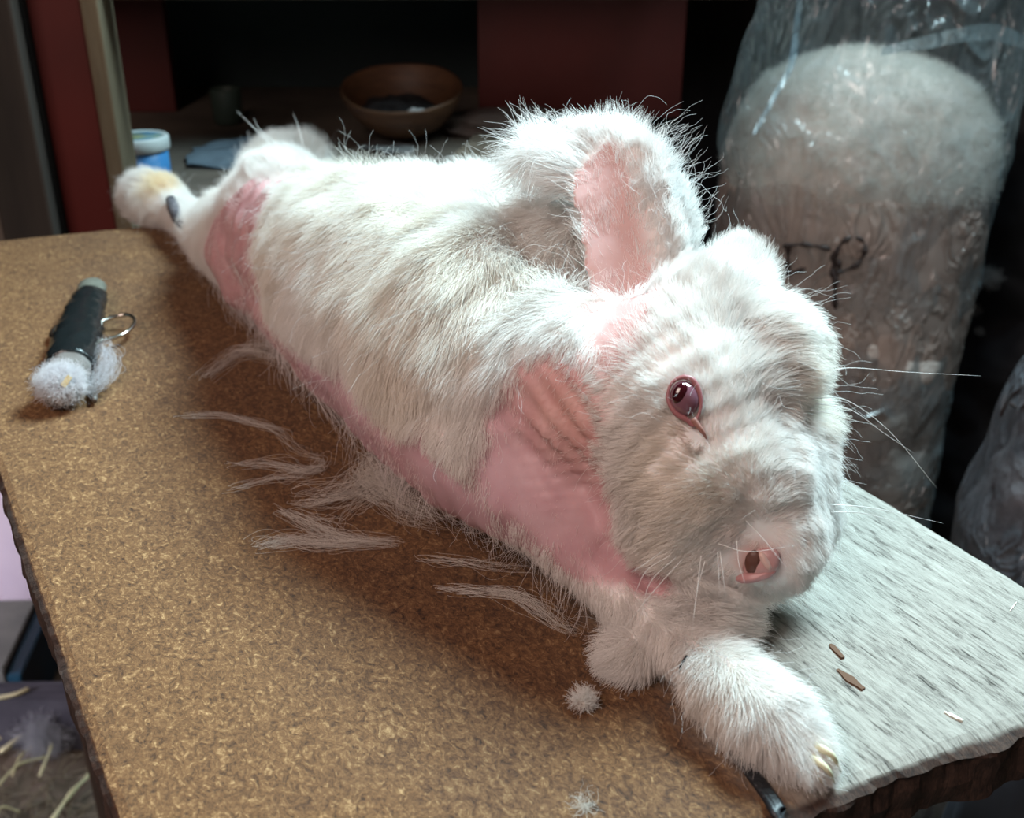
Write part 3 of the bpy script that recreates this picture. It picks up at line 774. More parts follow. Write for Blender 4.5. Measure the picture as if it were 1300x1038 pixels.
def film(name, tint, density, rough=.22, bscale=16, bstr=.7, stretch=(1, 1, .45), wr=(0, 0, 0)):
    m = bpy.data.materials.new(name); m.use_nodes = True; n = N(m); t = m.node_tree; t.nodes.remove(n.b)
    o = t.nodes['Material Output']
    tr = n.n('ShaderNodeBsdfTransparent'); df = n.n('ShaderNodeBsdfDiffuse'); gl = n.n('ShaderNodeBsdfGlossy'); tl = n.n('ShaderNodeBsdfTranslucent')
    df.inputs[0].default_value = (*tint, 1); tl.inputs[0].default_value = (*tint, 1); gl.inputs['Roughness'].default_value = rough
    v = n.mapping(n.obj(), stretch, wr); h = n.noise(v, bscale, 3, .5, 1.6)
    ridge = n.math('ABSOLUTE', n.math('SUBTRACT', h, .5)); ridge = n.mapr(ridge, 0, .10, 1, 0)
    b = n.n('ShaderNodeBump'); n.l(ridge, b.inputs['Height']); b.inputs['Strength'].default_value = bstr; b.inputs['Distance'].default_value = .008
    for s in (df, gl, tl): n.l(b.outputs[0], s.inputs['Normal'])
    lw = n.n('ShaderNodeLayerWeight'); lw.inputs[0].default_value = .35
    m0 = n.n('ShaderNodeMixShader'); m0.inputs[0].default_value = .5; n.l(df.outputs[0], m0.inputs[1]); n.l(tl.outputs[0], m0.inputs[2])
    fac = n.math('ADD', n.math('MULTIPLY', lw.outputs['Facing'], .30), n.math('ADD', n.math('MULTIPLY', ridge, .10), density), True)
    m1 = n.n('ShaderNodeMixShader'); n.l(fac, m1.inputs[0]); n.l(tr.outputs[0], m1.inputs[1]); n.l(m0.outputs[0], m1.inputs[2])
    m2 = n.n('ShaderNodeMixShader'); n.l(n.math('ADD', n.math('MULTIPLY', lw.outputs['Fresnel'], .35), .05, True), m2.inputs[0])
    n.l(m1.outputs[0], m2.inputs[1]); n.l(gl.outputs[0], m2.inputs[2]); n.l(m2.outputs[0], o.inputs[0])
    return m
m_wool = wool_material('packed_wool', (.72, .63, .57), (.92, .84, .78), 11)
m_woold = wool_material('grey_wool', (.035, .034, .040), (.34, .32, .34), 20)
m_film = film('clear_plastic', (.52, .66, .72), .12, bscale=11, bstr=1.0, wr=(.5, .3, 0)); m_film2 = film('cloudy_plastic', (.42, .44, .50), .12)
m_ink = mat('marker_ink', (.035, .022, .02), .6)
BX, BY = .402, 1.285
b1 = empty('wool_bag', (BX, BY, 0)); tag(b1, 'tall clear plastic bag packed with white wool, marked FP in black marker', 'bag', 'plastic wool bags behind the table')
# wool column with a soft rounded top, leaning a little right
vs, fs, R_, S_ = bag_surface(BX, BY, [(0.004, .122, 0), (.05, .144, 0), (.3, .142, 0), (.55, .144, 0), (.66, .148, .0), (.73, .147, .0), (.775, .138, .002), (.81, .114, .0), (.825, .080, -.004), (.838, .050, -.010), (.845, .012, -.014)],
                             wob=.011, seed=1, freq=9)
fs.append(tuple(R_*S_+k for k in range(S_)))
wool1 = obj('wool', (vs, fs), m_wool, b1)
# fluffy fringe so that the wool has a soft edge
def puff(name, me_o, nh, L, rad, tint, zmin, parent, seed, curl=.6):
    me = me_o.data; me.calc_loop_triangles(); c_ = np.empty(len(me.vertices)*3); me.vertices.foreach_get('co', c_); c_ = c_.reshape(-1, 3)
    n_ = np.empty(len(me.vertices)*3); me.vertices.foreach_get('normal', n_); n_ = n_.reshape(-1, 3)
    t_ = np.empty(len(me.loop_triangles)*3, dtype=np.int64); me.loop_triangles.foreach_get('vertices', t_); t_ = t_.reshape(-1, 3)
    q = c_[t_]; ar = np.linalg.norm(np.cross(q[:, 1]-q[:, 0], q[:, 2]-q[:, 0]), axis=1)*(q[:, :, 2].mean(1) > zmin)
    ti = rng.choice(len(t_), nh, p=ar/ar.sum()); b = rng.dirichlet((1, 1, 1), nh)
    P_ = (q[ti]*b[:, :, None]).sum(1); N_ = unit((n_[t_[ti]]*b[:, :, None]).sum(1))
    off = np.array(me_o.matrix_world.translation)*0
    X_ = grow(P_+off, N_, rng.normal(0, 1, (nh, 3)), np.full(nh, .55), np.full(nh, L), 8, curl, .5, .02, droop=.3, seed=seed, floor=False, jit=.5)
    return hair_curves(name, X_, rad, rad*.4, np.tile(tint, (nh, 1)), m_fur, parent)
puff('loose_wool', wool1, 36000, .016, .00016, [.90, .90, .86], .70, b1, 11)
# plastic: loose above the wool
vs, fs, R_, S_ = bag_surface(BX, BY, [(0.0, .128, 0), (.05, .152, 0), (.3, .148, 0), (.55, .152, 0), (.68, .156, .0), (.76, .160, .006), (.82, .157, .014), (.88, .150, .022), (.94, .150, .034), (1.02, .140, .042), (1.08, .11, .046), (1.12, .04, .046)],
                             wob=.012, seed=2, rows=200, seg=128, fold=.004)
vs_i, fs_i, R_i, S_i = bag_surface(BX, BY, [(0.0, .124, 0), (.05, .148, 0), (.3, .146, 0), (.55, .148, 0), (.66, .152, 0), (.715, .1525, 0)], wob=.010, seed=4, rows=160, seg=128, fold=.003)
for k in range(S_i):       # uneven rim of the inner bag
    for j in range(12):
        i_ = (R_i-j)*S_i+k; x, y, z = vs_i[i_]; f_ = max(0, 1-j/11); vs_i[i_] = (x, y, z+f_*.022*noise.noise(Vector((math.cos(k/S_i*6.283)*2, math.sin(k/S_i*6.283)*2, 9))))
obj('inner_bag', (vs_i, fs_i), film('pinkish_plastic', (.98, .80, .72), .42, bscale=24, bstr=.9), b1)
film1 = obj('plastic_film', (vs, fs), m_film, b1)
# folded flap across the top of the bag
fl = [D(1120, 60, 1.17), D(1165, 48, 1.14), D(1215, 36, 1.12), D(1262, 30, 1.12), D(1300, 45, 1.14), D(1330, 62, 1.15)]
def ribbon(name, pts, wd, m, parent, dirv, n=28, rag=.2, th=.0006):
    s = spline(pts, n); bm = bmesh.new(); lo, hi = [], []
    for i, p in enumerate(s):
        ww = wd*(1+rag*noise.noise(p*30))*(.5+.5*math.sin(math.pi*(i+.6)/(n+1.2)))
        lo.append(bm.verts.new(p)); hi.append(bm.verts.new(p+Vector(dirv)*ww+Vector((0, .004*noise.noise(p*40), 0))))
    for i in range(n): bm.faces.new((lo[i], lo[i+1], hi[i+1], hi[i]))
    g = bmesh.ops.solidify(bm, geom=bm.faces[:], thickness=th)
    return obj(name, bm, m, parent)
ribbon('plastic_fold', fl, .016, film('fold_plastic', (.60, .74, .80), .35), b1, (0.01, .012, -1))
fl = [D(1015, -30, 1.15), D(1008, 30, 1.15), D(1000, 80, 1.15), D(978, 125, 1.16), D(955, 170, 1.17)]
ribbon('plastic_fold', fl, .007, film('fold_plastic_blue', (.50, .68, .80), .25), b1, (1, 0, 0))
def on_mesh(bv, px, py, out=.0012):
    h_ = bv.ray_cast(CAMP, ray(px, py).normalized()); d_ = ray(px, py).normalized()
    return h_[0]-d_*out*3 if h_[0] is not None else None
def marker(bagfilm, strokes, parent, r=.0024, name='marker_writing'):
    me = bagfilm.data; bv = BVHTree.FromPolygons([v.co[:] for v in me.vertices], [tuple(p.vertices) for p in me.polygons])
    V, F_ = [], []
    for st_ in strokes:
        m_ = len(st_); pts = []
        for t in np.linspace(0, m_-1, 8*(m_-1)+1):
            i = min(int(t), m_-2); u = t-i
            a, b = st_[max(i-1, 0)], st_[i]; c, d = st_[i+1], st_[min(i+2, m_-1)]
            f = lambda a, b, c, d: .5*((2*b)+(c-a)*u+(2*a-5*b+4*c-d)*u*u+(3*b-a-3*c+d)*u**3)
            p = on_mesh(bv, f(a[0], b[0], c[0], d[0]), f(a[1], b[1], c[1], d[1]))
            if p is not None: pts.append(p)
        if len(pts) > 4:
            q_ = [Vector(p) for p in pts]
            for _ in range(3): q_ = [q_[0]]+[(q_[i-1]+q_[i]*2+q_[i+1])/4 for i in range(1, len(q_)-1)]+[q_[-1]]
            pts = q_
        if len(pts) < 3: continue
        vv, ff = tube(pts, [r*(.75+.35*math.sin(i*.7)) for i in range(len(pts))], 6); o_ = len(V); V += vv; F_ += [tuple(q+o_ for q in f_) for f_ in ff]
    if V: obj(name, (V, F_), m_ink, parent)
marker(film1, [[(995, 313), (1015, 310), (1035, 312), (1055, 316)], [(1001, 312), (1000, 330), (1000, 346)], [(997, 347), (1010, 345), (1023, 340)],
               [(1057, 322), (1060, 345), (1060, 372), (1060, 392)], [(1057, 352), (1058, 330), (1067, 310), (1082, 301), (1096, 306), (1097, 322), (1085, 338), (1062, 346)], [(1064, 330), (1066, 345)]], b1, .0031)

b2c = (.60, .885)
b2 = empty('wool_bag', (*b2c, 0)); tag(b2, 'cloudy plastic bag of dark grey wool clumps at the right edge of the photo', 'bag', 'plastic wool bags behind the table')
prof2 = [(0.004, .15, 0), (.05, .168, 0), (.25, .166, 0), (.45, .165, 0), (.6, .150, .02), (.72, .118, .045), (.82, .075, .07), (.9, .03, .08)]
vs, fs, R_, S_ = bag_surface(b2c[0], b2c[1], [(z, r*.94, o) for z, r, o in prof2], wob=.014, seed=5, freq=14)
fs.append(tuple(R_*S_+k for k in range(S_)))
obj('wool', (vs, fs), m_woold, b2)
vs, fs, R_, S_ = bag_surface(b2c[0], b2c[1], [(z, r+.004, o) for z, r, o in prof2]+[(1.0, .05, .09)], wob=.010, seed=6)
film2 = obj('plastic_film', (vs, fs), m_film2, b2)
marker(film2, [[(1270, 528), (1282, 505), (1300, 492), (1310, 500)], [(1282, 512), (1296, 518), (1306, 506)]], b2, .0016)
fluff_q = []
def tuft(name, paths, ns, spread, label, cat, rad=.00012, tint=(.80, .75, .70), group=None, wob=.004, jit=1.0, seed=0, taper=True, k=16, m=None):
    """paths: list of world-space point lists; each grows ns strands running along it"""
    r = np.random.default_rng(seed+50); out = []
    for pi, path in enumerate(paths):
        S__ = np.array([p[:] for p in spline(path, k-1)])
        ns_ = ns[pi] if hasattr(ns, '__len__') else ns
        for q in range(ns_):
            o1, o2 = r.normal(0, 1, 3), r.normal(0, 1, 3); t = np.linspace(0, 1, k)[:, None]
            env = (.45+.55*np.sin(np.pi*np.clip(t, 0, 1))) if taper else np.ones_like(t)
            a0, a1 = sorted(r.uniform(-.08, 1.08, 2)); a0, a1 = min(a0, .5*r.random()), max(a1, 1-.5*r.random())
            tt = np.clip(a0+(a1-a0)*t[:, 0], 0, 1)
            o1 = o1*2.0; o2 = o2*2.0; B = np.stack([np.interp(tt, t[:, 0], S__[:, c]) for c in range(3)], 1)
            ph = r.uniform(0, 6.28, 3); w_ = np.stack([np.sin(t[:, 0]*f+ph[c]) for c, f in enumerate(r.uniform(3, 12, 3))], 1)*wob*r.random()
            p = B+(o1*(1-t)+o2*t)*spread*env*jit+w_
            out.append(p)
    X_ = np.array(out); return X_
def lock(name, pths, ns, spread, label, cat, floorz=TZ+.0006, zsq=.35, group=None, **kw):
    rad = kw.pop('rad', .00006); tint = kw.pop('tint', (.80, .74, .68))
    X_ = tuft(name, pths, ns, spread, label, cat, **kw)
    if floorz is not None:
        base = X_[:, :, 2]; X_[:, :, 2] = floorz+np.abs(base-floorz)*zsq*1.0
    o = hair_curves(name, X_, rad, rad*.4, np.tile(tint, (len(X_), 1))*rng.uniform(.85, 1.05, (len(X_), 1)), m_fur)
    return tag(o, label, cat, group)
GP = lambda pts, h=.002: [G(x, y, h) for x, y in pts]
lock('wool_lock', [GP([(378, 636), (430, 630), (470, 612), (500, 607), (540, 620), (580, 640)], .004), GP([(462, 600), (470, 590), (480, 610), (520, 640), (560, 655)], .010)], [120, 170], .0034,
     'largest arched lock of white wool on the board below the belly', 'wool lock', wob=.005, seed=1, zsq=.9)
lock('wool_lock', [GP([(330, 692), (370, 684), (420, 688), (505, 684)]), GP([(355, 645), (400, 665), (430, 680), (505, 690)]), GP([(430, 660), (470, 630), (500, 612)])], [80, 80, 25], .0024,
     'flat forked wool lock on the board beneath the largest arched lock', 'wool lock', wob=.003, seed=2)
lock('wool_lock', [GP([(290, 590), (340, 586), (385, 596), (405, 590), (402, 578), (385, 575)]), GP([(290, 618), (340, 606), (380, 602), (404, 592)])], [34, 26], .0018,
     'thin looped wisp of wool curling back on itself left of the arched lock', 'wool lock', wob=.004, seed=3)
lock('wool_lock', [GP([(230, 528), (280, 526), (320, 534), (350, 545), (370, 565), (395, 575)])], [30], .0017, 'long straight thin wisp of wool furthest left on the board', 'wool lock', wob=.003, seed=4)
lock('wool_lock', [GP([(258, 475), (290, 452), (310, 440), (350, 450), (378, 462)], .004), GP([(300, 440), (330, 436), (370, 436)], .004)], [60, 30], .0026, 'wispy wool lock reaching out from beneath the flank toward the taped tool', 'wool lock', wob=.005, seed=5)
lock('wool_lock', [GP([(555, 744), (600, 748), (650, 752), (685, 772), (715, 795), (735, 798)])], [60], .0016, 'narrow wool lock on the board pointing at the front leg elbow', 'wool lock', wob=.003, seed=6)
lock('wool_lock', [GP([(530, 706), (580, 712), (630, 718), (680, 722)])], [22], .0018, 'faint short wisp of wool just above the narrow lock near the front leg', 'wool lock', wob=.003, seed=7)
# radial fluff balls
def fluff(name, c, r_, nh, label, cat, L=None, tint=(.86, .82, .78), rad=.00010, seed=0, sq=.7, curl=.8, floorz=TZ+.0006, group=None, parent=None):
    rr = np.random.default_rng(seed); d = unit(rr.normal(0, 1, (nh, 3))); P_ = np.array(c)[None]+d*r_*rr.uniform(.0, .65, (nh, 1))*np.array([1, 1, sq])
    L = L or r_*1.1
    X_ = grow(P_, d, unit(rr.normal(0, 1, (nh, 3))), np.full(nh, .5), np.full(nh, L), 10, curl, .2, r_*.4, droop=0, seed=seed, floor=False, jit=.6)
    if floorz is not None: X_[:, :, 2] = np.maximum(X_[:, :, 2], floorz)
    o = hair_curves(name, X_, rad, rad*.4, np.tile(tint, (nh, 1)), m_fur, parent)
    return tag(o, label, cat, group) if label else o
fluff('wool_tuft', G(741, 886, .004), .0042, 900, 'small round tuft of white fluff lying alone below the front leg', 'wool tuft', L=.007, seed=1)
fluff('wool_tuft', G(742, 1022, .002), .0065, 80, 'faint thin fluff on the board at the bottom edge of the photo', 'wool tuft', L=.009, seed=2, sq=.25, rad=.00005, tint=(.7, .66, .6))
m_scr = (.42, .40, .40)

ds = obj('dark_sack', bag_surface(.86, 1.62, [(.004, .20, 0), (.06, .235, 0), (.4, .24, 0), (.75, .22, 0), (.9, .16, 0), (.98, .07, 0), (1.0, .01, 0)], wob=.03, seed=9)[:2], noisy('black_sack_film', (.012, .012, .015), (.03, .03, .036), 9, .5))
tag(ds, 'black sack standing in the dark gap behind the two plastic bags', 'sack')
dsb = BVHTree.FromPolygons([v.co[:] for v in ds.data.vertices], [tuple(p.vertices) for p in ds.data.polygons])
for i, (px, py, s_, lab) in enumerate(((1256, 352, .020, 'larger pale wool scrap stuck on the black sack between the bags'), (1236, 392, .012, 'smaller pale wool scrap stuck on the black sack under the larger one'),
                                      (1244, 420, .008, 'tiny wool speck on the black sack, lowest of the scraps there'))):
    p_ = on_mesh(dsb, px, py, .002)
    if p_ is not None:
        fluff_q.append((p_, s_, lab))
# ---------------------------------------------------------------- taped tool at left
tool = empty('taped_clip', G(95, 440, 0)); tag(tool, 'small clip wrapped in black tape with a wire loop, lying on the board at left', 'tool')
a, b = G(117, 366, .010), G(78, 500, .010)
ax = (b-a).normalized(); L_ = (b-a).length
def along(t, out=0, up=0):
    s = ax.cross(Vector((0, 0, 1))).normalized(); return a+ax*L_*t+s*out+Vector((0, 0, up))
def taper_tube(name, t0, t1, prof, m, parent, lump=.0, seg=28, flat=.75, seed=0):
    k = 26; pts = [along(t0+(t1-t0)*i/k) for i in range(k+1)]
    rr = [float(np.interp(i/k, [p[0] for p in prof], [p[1] for p in prof])) for i in range(k+1)]
    vs_, fs_ = tube(pts, rr, seg); out = []
    for v in vs_:
        d_ = v-a; along_ = ax*d_.dot(ax); rad_ = d_-along_; rad_.z *= flat
        rad_ *= 1+lump*noise.noise(v*170+Vector((seed, 0, 0)))
        out.append(a+along_+rad_)
    return obj(name, (out, fs_), m, parent)
m_tape = mat('black_tape', (.010, .013, .014), .22); n = N(m_tape); n.bump(n.noise(n.mapping(n.obj(), (1, 1, 1)), 200, 2, .5, 1.5), .5, .0008)
m_plast = noisy('cloudy_plastic_end', (.11, .11, .09), (.18, .18, .15), 90, .4)
m_steel = mat('worn_steel', (.62, .58, .52), .22, Metallic=1.0); m_core = noisy('dusty_core', (.10, .08, .07), (.22, .2, .19), 60, .7)
taper_tube('handle_end', -.04, .16, [(0, .0075), (.15, .0098), (1, .0102)], m_plast, tool, .04)
taper_tube('black_tape', .10, .78, [(0, .0112), (.05, .0118), (.35, .0135), (.7, .0155), (1, .0140)], m_tape, tool, .16)
taper_tube('core', .74, 1.02, [(0, .0125), (.6, .0125), (1, .0095)], m_core, tool, .1)
lp = spline([along(.36, -.010, -.002), along(.33, -.019, -.001), along(.33, -.027, 0), along(.37, -.0325, 0), along(.43, -.033, -.001), along(.49, -.028, -.002), along(.52, -.019, -.003), along(.54, -.010, -.003)], 40)
sgn_ = 1 if (along(.4, -.03)-along(.4)).dot(RIGHT) > 0 else -1
if sgn_ < 0:
    lp = spline([along(.36, .010, -.002), along(.33, .019, -.001), along(.33, .027, 0), along(.37, .0325, 0), along(.43, .033, -.001), along(.49, .028, -.002), along(.52, .019, -.003), along(.54, .010, -.003)], 40)
place(obj('wire_loop', tube(lp, .0013, 10), m_steel), tool)
so = -1 if sgn_ > 0 else 1
place(obj('wire_stub', tube(spline([along(.30, -so*.008, -.003), along(.34, -so*.017, -.004), along(.42, -so*.019, -.005), along(.48, -so*.010, -.005)], 14), .0018, 8), m_steel), tool)
place(obj('rod_tip', tube([along(.72, so*.010, -.006), along(.98, so*.0165, -.0062), along(1.0, so*.017, -.0062)], [.0017, .0021, .0015], 10), mat('dark_rod', (.10, .08, .07), .4)), tool)
fz = TZ+.0006
fluff('wool_tuft', along(.97, 0, .004), .0175, 11000, 'dense ball of white fluff wrapped over the lower end of the taped clip', 'wool tuft', L=.011, tint=(.80, .78, .80), rad=.00010, seed=21, sq=.75, curl=1.1)
ringp = [along(.62+.36*(.5-.5*math.cos(t)), so*(.014+.008*math.sin(t)), .0) for t in np.linspace(.2, 3.0, 8)]
lock('wool_tuft', [ringp], [170], .0022, 'curled loop of grey fluff clinging to the right side of the taped clip', 'wool tuft', floorz=None, wob=.004, seed=9, tint=(.66, .63, .66))
bm = bmesh.new(); bmesh.ops.create_cube(bm, size=1); bmesh.ops.subdivide_edges(bm, edges=bm.edges, cuts=3)
for v in bm.verts: v.co *= 1+.25*noise.noise(v.co*4)
p_ = along(1.03, so*.005, .010); xf(bm, Matrix.Translation(p_) @ Vector((0, 0, 1)).rotation_difference((CAMP-p_)).to_matrix().to_4x4() @ Matrix.Rotation(-.35, 4, 'Z') @ Matrix.Diagonal((.0030, .0068, .0008, 1)))
tag(obj('straw_flake', bm, mat('straw_yellow', (.70, .56, .30), .6), smooth=False), 'tiny yellow straw flake stuck in the fluff of the taped clip', 'straw')

for i, (p_, s_, lab) in enumerate(fluff_q):
    fluff('wool_scrap', p_, s_*.7, 500, lab, 'wool scrap', L=s_, tint=(.62, .60, .60), rad=.0003, seed=61+i, floorz=None)
# ---------------------------------------------------------------- straps
m_strap = mat('black_cord', (.012, .013, .016), .45); n = N(m_strap); n.bump(n.noise(n.mapping(n.obj(), rot=(0, 0, .7), scale=(60, 600, 60)), 1, 3), .8, .0008)
def strap(name, pts, wd, th, m, parent=None, n_=30):
    s = spline(pts, n_); bm = bmesh.new(); rows = []
    for i, p in enumerate(s):
        t = (s[min(i+1, n_)]-s[max(i-1, 0)]).normalized(); sd = t.cross(Vector((0, 0, 1))).normalized(); ww = wd[0]+(wd[1]-wd[0])*i/n_
        row = []
        for k in range(9):
            u = k/8*2-1; row.append(bm.verts.new(p+sd*ww/2*u+Vector((0, 0, th*(1-u*u)**.5*.9+.0003*math.sin(k*2.6+i*.2)))))
        rows.append(row); row.append(bm.verts.new(p+sd*ww/2+Vector((0, 0, -th*.3)))); row.append(bm.verts.new(p-sd*ww/2+Vector((0, 0, -th*.3))))
    for r0, r1 in zip(rows, rows[1:]):
        for k in range(11): bm.faces.new((r0[k], r0[(k+1) % 11], r1[(k+1) % 11], r1[k]))
    bm.faces.new(rows[0][::-1]); bm.faces.new(rows[-1]); return obj(name, bm, m, parent)
tag(strap('tether_strap', [G(885, 880, .003), G(915, 930, .0025), G(950, 975, .002), G(978, 1012, .0018), G(990, 1034, .001), G(993, 1052, -.012), G(994, 1072, -.035)], (.004, .0075), .0012, m_strap),
    'black strap running from beneath the front paw to the near board edge', 'strap')
cw = [hit(x, y) for x, y in ((872, 832), (868, 838), (864, 846), (864, 854), (867, 860))]
cw = [q[0]+(CAMP-q[0]).normalized()*.0055 for q in cw if q[0] is not None]
tag(obj('tied_cord', tube(spline(cw, 16), .0005, 8), m_strap), 'thin dark cord tied round the wrist of the front leg', 'cord')
hs = [hit(220, 258), hit(226, 268), hit(233, 280), hit(240, 290)]
if all(h_[0] is not None for h_ in hs):
    tag(obj('leg_cuff', tube([h_[0]+h_[1]*.004 for h_ in hs], [.0042, .0052, .0050, .0040], 12), noisy('grey_cuff_cloth', (.05, .045, .055), (.13, .12, .14), 120, .8)),
        'dark grey cuff strapped round the ankle of the hind leg', 'strap')

# ---------------------------------------------------------------- on the counter
def cp(px, py): return GZ(px, py, CZ)
jc = cp(187, 243); jar = empty('ointment_jar', jc); tag(jar, 'small round blue jar with a ribbed white lid behind the hind foot', 'jar')
m_blue = noisy('blue_label', (.035, .17, .42), (.06, .26, .55), 30, .4); m_lid_w = mat('white_plastic', (.55, .60, .60), .4)
m_lidtop = mat('lid_sticker', rough=.4); n = N(m_lidtop); n.l(n.ramp(n.noise(n.obj(), 22, 3), [(.42, (.05, .20, .34)), (.60, (.30, .32, .16))]), n.b.inputs['Base Color'])
jr = .0295; jz = .060
T = Matrix.Translation(jc)
def part(name, bm, m): return obj(name, xf(bm, T), m, jar)
part('jar_body', lathe([(0, 0), (jr*.9, 0), (jr*.93, .002), (jr*.93, jz*.72), (jr*.86, jz*.74), (0, jz*.74)]), m_blue)
lid = []
bm = bmesh.new(); segn = 120
prof = [(0, jz*.98), (jr*.80, jz*.98), (jr*.82, jz*1.0), (jr*.97, jz*1.0), (jr, jz*.975), (jr, jz*.78), (jr*.96, jz*.76), (0, jz*.76)]
bm = lathe(prof, segn)
for v in bm.verts:
    rr = math.hypot(v.co.x, v.co.y)
    if rr > jr*.99 and v.co.z < jz*.985:
        k = round(math.atan2(v.co.y, v.co.x)/(2*math.pi)*segn); f = 1.02 if k % 2 else .985; v.co.x *= f; v.co.y *= f
lid_o = part('lid', bm, m_lid_w)
obj('lid_sticker', xf(lathe([(0, jz*.981), (jr*.79, jz*.981), (jr*.79, jz*.985), (0, jz*.985)]), T), m_lidtop, lid_o)
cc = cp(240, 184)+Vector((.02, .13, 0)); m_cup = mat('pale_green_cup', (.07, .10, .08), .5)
bm = lathe([(0, 0), (.017, 0), (.019, .004), (.021, .045), (.020, .047), (.0185, .045), (.017, .005), (0, .005)], 32); bm = xf(bm, Matrix.Translation(cc))
tag(obj('cup', bm, m_cup), 'small dim green cup standing in shadow at the foot of the inner red panel', 'cup')
# bowl
bc = cp(511, 181); bowl = empty('wooden_bowl', bc); tag(bowl, 'brown wooden bowl tilted forward on the dark counter', 'bowl')
m_bowl = noisy('bowl_wood', (.085, .038, .018), (.14, .062, .028), 40, .55, (1, 1, 4))
BT = Matrix.Translation(bc+Vector((0, .03, .0105))) @ Matrix.Rotation(math.radians(13), 4, 'X')
bm = lathe([(0, 0), (.030, .0), (.036, .003), (.055, .016), (.070, .036), (.0765, .054), (.0765, .057), (.0735, .056), (.066, .038), (.050, .020), (.03, .010), (0, .008)], 64)
for v in bm.verts: v.co.z += .002*noise.noise(v.co*25)
obj('bowl_body', xf(bm, BT), m_bowl, bowl)
m_dk = noisy('dark_fibre', (.012, .012, .014), (.035, .032, .034), 60, .9); m_pw = mat('white_scrap', (.55, .55, .55), .7)
def crumple(name, c, sx, sy, sz, m, label, cat, rotz=0, seed=0, group=None, sub=4, amp=.35, fr=2.2, parent=None):
    b = bmesh.new(); bmesh.ops.create_icosphere(b, subdivisions=sub, radius=1)
    for v in b.verts:
        d_ = v.co.normalized(); q = d_*fr+Vector((seed*3.3, seed, 0)); v.co = d_*(1+amp*(noise.noise(q)+.5*abs(noise.noise(q*2.3))+.3*abs(noise.noise(q*5))))
        v.co.z = max(v.co.z, -.55)
    xf(b, Matrix.Translation(c+Vector((0, 0, .5*sz))) @ Matrix.Rotation(rotz, 4, 'Z') @ Matrix.Diagonal((sx, sy, sz, 1)))
    o = obj(name, b, m, parent)
    return tag(o, label, cat, group) if label else o
crumple('dark_yarn', BT @ Vector((-.005, 0, .014)), .045, .042, .018, m_dk, 'dark crumpled fibre heaped inside the wooden bowl', 'yarn', seed=3)
crumple('white_scrap', BT @ Vector((.022, -.048, .040)), .012, .006, .006, m_pw, 'small whitish scrap inside the near rim of the wooden bowl', 'scrap', seed=4)
def sheet(name, corners, m, label, cat, amp=.006, seed=0, nx_=26, ny_=18, th=.0008, lift=.002):
    A, B, C_, D_ = corners; bm = bmesh.new(); g = {}
    for i in range(nx_+1):
        for j in range(ny_+1):
            u, v = i/nx_, j/ny_; p = A*(1-u)*(1-v)+B*u*(1-v)+C_*u*v+D_*(1-u)*v
            h_ = abs(noise.fractal(Vector((p.x*18, p.y*18, seed*5)), 1, 2, 3))*amp
            e_ = noise.noise(Vector((p.x*30, p.y*30, seed)))*.006
            g[i, j] = bm.verts.new((p.x+e_, p.y+e_*.7, CZ+lift+h_))
    for i in range(nx_):
        for j in range(ny_): bm.faces.new((g[i, j], g[i+1, j], g[i+1, j+1], g[i, j+1]))
    bmesh.ops.solidify(bm, geom=bm.faces[:], thickness=th)
    return tag(obj(name, bm, m), label, cat)
m_bpl = mat('bluish_plastic', (.28, .36, .44), .35); m_br = noisy('brown_paper', (.25, .19, .14), (.38, .30, .23), 14, .8); m_gr = mat('grey_packet', (.34, .34, .34), .4)
sheet('plastic_sheet', (cp(238, 214), cp(420, 226), cp(400, 172), cp(245, 190)), m_bpl, 'bluish crumpled plastic sheet on the counter beside the blue jar', 'plastic sheet', .010, 1)
sheet('brown_paper', (cp(560, 225), cp(760, 225), cp(760, 178), cp(600, 182)), m_br, 'crumpled brown paper on the counter right of the wooden bowl', 'paper', .014, 2, lift=.008)
sheet('packet', (cp(455, 192), cp(520, 201), cp(530, 190), cp(480, 180)), m_gr, 'small flat grey packet on the counter in front of the wooden bowl', 'packet', .004, 3, lift=.004)
crumple('paper_bag', cp(655, 170)+Vector((0, -.01, .003)), .085, .030, .022, noisy('pale_brown_bag', (.10, .075, .07), (.17, .135, .12), 12, .8), 'low crumpled dull bag at the foot of the large red panel', 'bag', seed=7, amp=.25)
crumple('wool_scrap', cp(590, 166), .012, .010, .007, mat('dull_white', (.42, .36, .34), .9), 'small whitish scrap on the counter between bowl and crumpled bag', 'scrap', seed=8)
crumple('wool_scrap', cp(610, 170), .010, .008, .010, bpy.data.materials['dull_white'], 'upright whitish scrap touching the crumpled brown paper', 'scrap', seed=9)

# ---------------------------------------------------------------- low down at left: floor clutter
m_lil = noisy('lilac_sack', (.80, .72, .86), (.88, .80, .92), 10, .8); m_blu = mat('blue_paint', (.015, .07, .12), .5); m_gs = noisy('grey_box_top', (.13, .14, .13), (.20, .21, .19), 18, .8)
m_dkb = noisy('dark_slat', (.035, .035, .05), (.09, .09, .11), 14, .8, (1, 8, 1))
def FZ(px, py, z): return GZ(px, py, z)
p = GZ(-30, 750, .10)
crumple('lilac_sack', Vector((p.x-.03, p.y+.13, .02)), .17, .085, .34, m_lil, 'pale lilac fabric sack standing on the floor left of the board', 'sack', seed=12, amp=.10, fr=1.6)
q0, q1, q2, q3 = FZ(-60, 762, .10), FZ(46, 760, .10), FZ(4, 850, .10), FZ(-90, 850, .10)
crate = empty('wooden_crate', ((q0.x+q1.x)/2, (q0.y+q2.y)/2, 0)); tag(crate, 'low grey topped crate with a blue painted side on the floor', 'crate')
